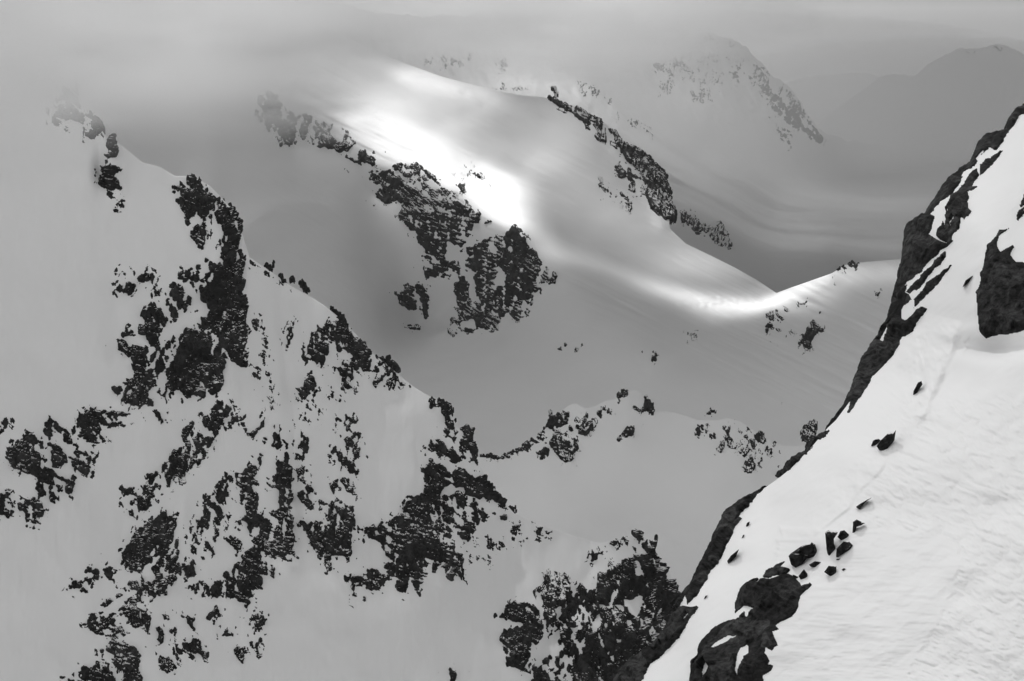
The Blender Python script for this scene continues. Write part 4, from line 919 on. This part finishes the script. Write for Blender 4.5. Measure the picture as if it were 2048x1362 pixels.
boulder([(1577, 1112), (1581, 1107), (1603, 1092), (1623, 1084), (1630, 1088), (1637, 1109), (1633, 1114), (1613, 1117), (1603, 1132), (1591, 1136), (1582, 1129)], "largest rounded black boulder above the furrowed outcrop", 1)
boulder([(1650, 1064), (1658, 1060), (1677, 1063), (1667, 1071), (1668, 1087), (1672, 1097), (1658, 1122), (1653, 1097)], "upright black wedge-shaped boulder right of the largest one", 2)
boulder([(1675, 1074), (1681, 1062), (1688, 1060), (1698, 1069), (1696, 1076), (1683, 1082)], "small round boulder at the top right of the wedge-shaped one", 3)
boulder([(1673, 1097), (1688, 1082), (1698, 1083), (1706, 1091), (1701, 1099), (1676, 1114), (1672, 1114)], "slanted dark boulder with snow along its lower side", 4)
boulder([(1706, 1044), (1713, 1039), (1730, 1047), (1713, 1054), (1708, 1069), (1705, 1067)], "hooked dark stone topmost of the boulder group", 5)
boulder([(1618, 1129), (1631, 1122), (1646, 1124), (1631, 1135), (1622, 1134)], "flat grey stone under the largest boulder", 6)
boulder([(1648, 1144), (1658, 1131), (1673, 1132), (1673, 1149), (1666, 1156)], "angular grey boulder lowest right of the group", 7)
boulder([(1597, 1152), (1608, 1138), (1615, 1147), (1615, 1159), (1601, 1159)], "pointed grey stone touching the furrowed outcrop's top", 8)
boulder([(1585, 1149), (1598, 1154), (1596, 1158), (1587, 1157)], "low stone wedged left of the pointed grey stone", 9)
boulder([(1683, 1139), (1688, 1136), (1692, 1138), (1687, 1142)], "tiny lone stone right of the angular boulder", 10)
boulder([(1672, 1119), (1681, 1116), (1678, 1121)], "tiny stone under the slanted boulder", 11)
boulder([(1753, 892), (1762, 880), (1776, 867), (1788, 865), (1792, 860), (1789, 880), (1776, 897), (1768, 904), (1758, 900)], "beaked dark boulder alone in the middle of the near slope", 12)
boulder([(1742, 892), (1746, 881), (1756, 877), (1761, 880), (1752, 892)], "small dark stone at the left of the beaked boulder", 13)
boulder([(1827, 782), (1836, 765), (1843, 762), (1845, 769), (1833, 787), (1826, 791)], "narrow dark stone high on the near slope above the beaked boulder", 14)
boulder([(1712, 1014), (1721, 1007), (1743, 995), (1726, 1009), (1720, 1020)], "thin dark stone with a long tail below the beaked boulder", 15)
boulder([(1925, 575), (1931, 561), (1946, 551), (1936, 566)], "slim dark shard left of the big right-hand crag", 16)
boulder([(1454, 1122), (1462, 1111), (1478, 1098), (1472, 1114), (1457, 1128)], "diamond-shaped dark rock inside the low rock band", 17)
boulder([(1492, 1052), (1494, 1046), (1499, 1043), (1498, 1050), (1494, 1054)], "upper of the two specks beside the low rock band", 18)
boulder([(1483, 1077), (1486, 1070), (1489, 1069), (1486, 1076)], "lower of the two specks beside the low rock band", 19)
boulder([(1408, 1198), (1411, 1192), (1415, 1190), (1412, 1196)], "tiny dark stone where the low rock band breaks up", 20)

# drifting mist: (px, py, depth) of its middle, half axes, density, seed
MIST = [
    (20, -5, 880, (200, 110, 74), 0.045, 1, 0.65),
    (210, 60, 2250, (340, 280, 130), 0.018, 2, 0.15),
    (400, -10, 2750, (220, 200, 105), 0.014, 3, 0.2),
    (1080, 20, 3900, (600, 420, 130), 0.0085, 4, 0.5),
    (1280, 35, 4600, (480, 330, 112), 0.0075, 5, 0.35),
    (610, 45, 2600, (110, 90, 38), 0.022, 8, 0.0),
    (470, 150, 2500, (130, 90, 30), 0.020, 9, 0.0),
    (575, 225, 2440, (130, 70, 48), 0.024, 14, 0.0),
    (150, 165, 905, (42, 30, 15), 0.060, 10, 0.0),
    (980, 60, 3700, (220, 130, 45), 0.012, 11, 0.2),
    (1260, 105, 4250, (230, 130, 42), 0.010, 12, 0.2),
    (1120, 140, 3750, (150, 100, 30), 0.010, 13, 0.2),
    (1480, 190, 4150, (760, 520, 170), 0.0016, 6, 0.0),
    (1880, 210, 5700, (800, 600, 190), 0.0015, 7, 0.0),
]

# ---------------------------------------------------------------- clouds overhead, with the gap that lets the sun onto the glacier
DECK_Z = 175.0
COV_NEAR, COV_RIDGE = 0.55, 0.73
def deck_under(px, py, layer):
    p = layer.point(np.array([float(px)]), np.array([float(py)]))[0]
    t = (DECK_Z - p[2]) / SUN_DIR[2]
    return p + SUN_DIR * t
def streak(layer, pts, n=5):
    out = []
    p = np.asarray(pts, float)
    for k in range(len(p) - 1):
        for t in np.linspace(0, 1, n, endpoint=False):
            px, py, r, s = p[k] * (1 - t) + p[k + 1] * t
            out.append((layer, px, py, r, s))
    return out + [(layer,) + tuple(p[-1])]
gaps = (streak(basin, [(570, 193, 25, 0.4), (650, 222, 48, 0.85), (720, 255, 62, 1.15), (800, 290, 72, 1.4), (880, 325, 72, 1.45), (950, 362, 64, 1.4), (1000, 405, 50, 1.15), (1040, 455, 34, 0.9)])
        + streak(basin, [(640, 70, 45, 0.35), (720, 105, 52, 0.6), (800, 140, 52, 0.86), (880, 165, 48, 0.95), (960, 186, 40, 0.85), (1020, 195, 30, 0.55)])
        + streak(basin, [(1090, 490, 34, 0.75), (1150, 505, 28, 0.6), (1220, 530, 25, 0.55), (1290, 558, 26, 0.85), (1360, 583, 28, 1.05), (1430, 602, 30, 1.2), (1500, 607, 28, 1.2), (1560, 592, 25, 1.1), (1620, 567, 22, 0.95), (1690, 537, 20, 0.85), (1800, 522, 20, 0.95)])
        + [(basin, 1370, 515, 100, 0.62), (basin, 1230, 410, 150, 0.58), (basin, 1090, 295, 150, 0.56), (basin, 620, 120, 160, 0.45), (basin, 900, 245, 110, 0.72), (basin, 800, 205, 115, 0.74), (basin, 700, 160, 100, 0.55)])
def spaced(a, f0, f1, b, fine, coarse):
    return np.unique(np.concatenate([np.arange(a, f0, coarse), np.arange(f0, f1, fine), np.arange(f1, b + 1, coarse)]))
dx = spaced(-5000, -1000, 1000, 4500, 16, 110); dy = spaced(-1600, 900, 4300, 12800, 16, 110)
nx, ny = len(dx), len(dy)
X, Y = np.meshgrid(dx, dy)
open_ = np.zeros(X.shape)
for lay, px, py, rad, s in gaps:
    c = deck_under(px, py, lay)
    open_ = np.maximum(open_, s * np.exp(-(((X - c[0]) / rad) ** 2 + ((Y - c[1]) / rad) ** 2)))
# the cloud edge follows the crest of the rock rib: the basin in front of it lies in shade
rib = [(500, 170), (530, 185), (620, 232), (700, 270), (762, 330), (830, 325), (900, 385), (960, 430), (1040, 468), (1085, 522), (1112, 552)]
rc = np.array([deck_under(a, b, basin) for a, b in rib])
front = sstep(-25, 22, Y - np.interp(X, rc[:, 0], rc[:, 1]))
open_ = open_ * np.where((X > rc[0, 0] - 60) & (X < rc[-1, 0]), front, 1.0)
# thick over the glacier basin and the valley, thinner towards the near ridge, thinnest above the camera
base = np.interp(Y, [-1600, 100, 600, 1100, 1680, 1980, 12800], [COV_NEAR, COV_NEAR, COV_RIDGE, COV_RIDGE, COV_RIDGE, 1.0, 1.0])
cover = np.clip(base * (1 + 0.10 * fbm(X / 300, Y / 300, 403, 4)) - open_ + (0.22 * fbm((X * 0.85 + Y * 0.53) / 45, (Y * 0.85 - X * 0.53) / 160, 401, 4)) * sstep(0.4, 0.8, open_), 0, 1)
edge = np.minimum.reduce([sstep(-5000, -4300, X), sstep(4500, 3900, X), sstep(-1600, -1000, Y), sstep(12800, 11800, Y)])
cover = cover * edge
over_mist = np.zeros(X.shape)
for m in MIST:
    c = unproject(*m[:3])
    c = c + SUN_DIR * (DECK_Z - c[2]) / SUN_DIR[2]
    over_mist = np.maximum(over_mist, m[6] * np.exp(-(((X - c[0]) / m[3][0]) ** 2 + ((Y - c[1]) / m[3][1]) ** 2)))
cover = cover * (1 - over_mist)      # openings added sunward of the mist so direct sun brightens it
thin = np.interp(Y, [-1600, 100, 600, 1100, 1680, 1980, 3150, 3500, 4300, 12800], [0.66, 0.66, 0.34, 0.36, 0.52, 0.02, 0.03, 0.20, 0.34, 0.55])  # cloud translucency by distance, set for the brightness wanted below
for m in MIST[:5]:                      # cloud made more translucent above the mist, to brighten mist and basin
    c = unproject(*m[:3])
    thin = np.maximum(thin, (0.0, 0.75, 0.6, 0.8, 0.8)[m[5] - 1] * np.exp(-(((X - c[0]) / (1.1 * m[3][0])) ** 2 + ((Y - c[1]) / (1.1 * m[3][1])) ** 2)))
thin = np.maximum(thin, 0.55 * np.exp(-(((X - 380) / 260) ** 2 + ((Y - 2800) / 320) ** 2)))  # extra translucent patch, added to lighten the dark valley behind the glacier tongue
rise = np.maximum(Y - 5000, 0) * 0.011
thick = 8 + 30 * cover * (1 + 0.6 * fbm(X / 160, Y / 160, 405, 4))
top = np.stack([X, Y, DECK_Z + rise + thick], -1).reshape(-1, 3); bot = np.stack([X, Y, DECK_Z + rise - 6 * fbm(X / 120, Y / 120, 407, 4) * cover], -1).reshape(-1, 3)
ft = grid_faces(ny, nx)
nb_ = nx * ny
i = np.arange(nb_).reshape(ny, nx)
loop = np.concatenate([i[0, :-1], i[:-1, -1], i[-1, :0:-1], i[:0:-1, 0]])
nxt = np.roll(loop, -1)
side = np.stack([loop, nxt, nxt + nb_, loop + nb_], -1)
deck_m, nt, N, L = new_mat("broken_cloud")
out = N.new("ShaderNodeOutputMaterial"); at = N.new("ShaderNodeAttribute"); at.attribute_name = "cover"
tr = N.new("ShaderNodeBsdfTransparent"); tl = N.new("ShaderNodeBsdfTranslucent"); at2 = N.new("ShaderNodeAttribute"); at2.attribute_name = "thin"; L.new(at2.outputs["Fac"], tl.inputs[0])
mx = N.new("ShaderNodeMixShader"); mm = N.new("ShaderNodeMath"); mm.operation = 'MULTIPLY'; mm.inputs[1].default_value = 0.93
L.new(at.outputs["Fac"], mm.inputs[0]); L.new(mm.outputs[0], mx.inputs[0]); L.new(tr.outputs[0], mx.inputs[1]); L.new(tl.outputs[0], mx.inputs[2]); L.new(mx.outputs[0], out.inputs["Surface"])
deck = mesh_obj("clouds", np.concatenate([top, bot]), np.concatenate([ft, ft[:, ::-1] + nb_, side]), deck_m)
att = deck.data.attributes.new("cover", 'FLOAT', 'POINT')
att.data.foreach_set("value", np.concatenate([cover.ravel(), cover.ravel()]).astype(np.float32))
att = deck.data.attributes.new("thin", 'FLOAT', 'POINT')
att.data.foreach_set("value", np.concatenate([thin.ravel(), thin.ravel()]).astype(np.float32))
tag(deck, "broken grey cloud cover above the mountains", "clouds", None, "stuff")

# ---------------------------------------------------------------- drifting mist: soft bodies of cloud against the mountains
def mist(px, py, D, semi, density, seed, even=False, power=1.3, noise=0.95):
    import bmesh
    me = bpy.data.meshes.new("mist"); bm = bmesh.new()
    bmesh.ops.create_icosphere(bm, subdivisions=3, radius=1.0)
    bm.to_mesh(me); bm.free()
    o = bpy.data.objects.new("mist", me); COL.objects.link(o)
    c = unproject(px, py, D)
    o.location = c; o.scale = semi
    m, nt, N, L = new_mat("mist")
    out = N.new("ShaderNodeOutputMaterial"); pv = N.new("ShaderNodeVolumePrincipled")
    pv.inputs["Color"].default_value = grey(0.995); pv.inputs["Anisotropy"].default_value = 0.1
    tc = N.new("ShaderNodeTexCoord"); ln = N.new("ShaderNodeVectorMath"); ln.operation = 'LENGTH'
    nz = N.new("ShaderNodeTexNoise"); nz.inputs["Scale"].default_value = 2.6; nz.inputs["Detail"].default_value = 5
    off = N.new("ShaderNodeVectorMath"); off.operation = 'ADD'; off.inputs[1].default_value = (seed * 3.7, seed * 1.3, 0)
    L.new(tc.outputs["Object"], ln.inputs[0]); L.new(tc.outputs["Object"], off.inputs[0]); L.new(off.outputs[0], nz.inputs["Vector"])
    s1 = N.new("ShaderNodeMath"); s1.operation = 'SUBTRACT'; s1.inputs[0].default_value = 1.0; s1.use_clamp = True
    L.new(ln.outputs["Value"], s1.inputs[1])
    pw = N.new("ShaderNodeMath"); pw.operation = 'POWER'; pw.inputs[1].default_value = power
    L.new(s1.outputs[0], pw.inputs[0])
    mr = N.new("ShaderNodeMapRange"); mr.inputs["From Min"].default_value = 0.38; mr.inputs["From Max"].default_value = 0.62
    mr.inputs["To Min"].default_value = density * (1 - noise); mr.inputs["To Max"].default_value = density * (1 + noise)
    L.new(nz.outputs["Fac"], mr.inputs["Value"])
    mu = N.new("ShaderNodeMath"); mu.operation = 'MULTIPLY'
    L.new(pw.outputs[0], mu.inputs[0]); L.new(mr.outputs[0], mu.inputs[1])
    if even:
        pv.inputs["Density"].default_value = density * 0.45
    else:
        L.new(mu.outputs[0], pv.inputs["Density"])
    L.new(pv.outputs[0], out.inputs["Volume"])
    me.materials.append(m)
    tag(o, None, None, None, "stuff")
    return o

MIST_LABELS = ["dense mist over the top of the left ridge", "mist bank filling the upper left basin", "mist veiling the glacier's upper shoulder", "bright mist behind the glacier crest", "mist around the far peak", "wisp of mist on the glacier's upper edge", "wisp of mist above the rib's pale rocks", "thin mist over the rib's upper rocks", "wisp of mist drifting past the ridge top", "bright wisp of mist over the glacier crest", "wisp of mist left of the far peak", "low wisp of mist behind the rock spine", "thin veil of mist before the far peak", "thin veil of mist before the right-hand distant mountain"]
for a, lab in zip(MIST, MIST_LABELS):
    mist(*a[:6], even=a[5] in (6, 7))["label"] = lab

# ---------------------------------------------------------------- haze: one closed box of even, thin air
hz = mesh_obj("haze", np.array([(x, y, z) for x in (-14500, 14500) for y in (-9500, 19500) for z in (-700.0, 165.0)]),
              np.array([(0, 1, 3, 2), (4, 6, 7, 5), (0, 4, 5, 1), (2, 3, 7, 6), (0, 2, 6, 4), (1, 5, 7, 3)]), None or M['snow_far'], smooth=False)
hm, nt, N, L = new_mat("haze")
out = N.new("ShaderNodeOutputMaterial"); pv = N.new("ShaderNodeVolumePrincipled")
pv.inputs["Color"].default_value = grey(0.97); pv.inputs["Density"].default_value = 1.8e-5; pv.inputs["Anisotropy"].default_value = 0.1
L.new(pv.outputs[0], out.inputs["Volume"])
hz.data.materials.clear(); hz.data.materials.append(hm)
tag(hz, "thin pale haze in the mountain air", None, None, "stuff")
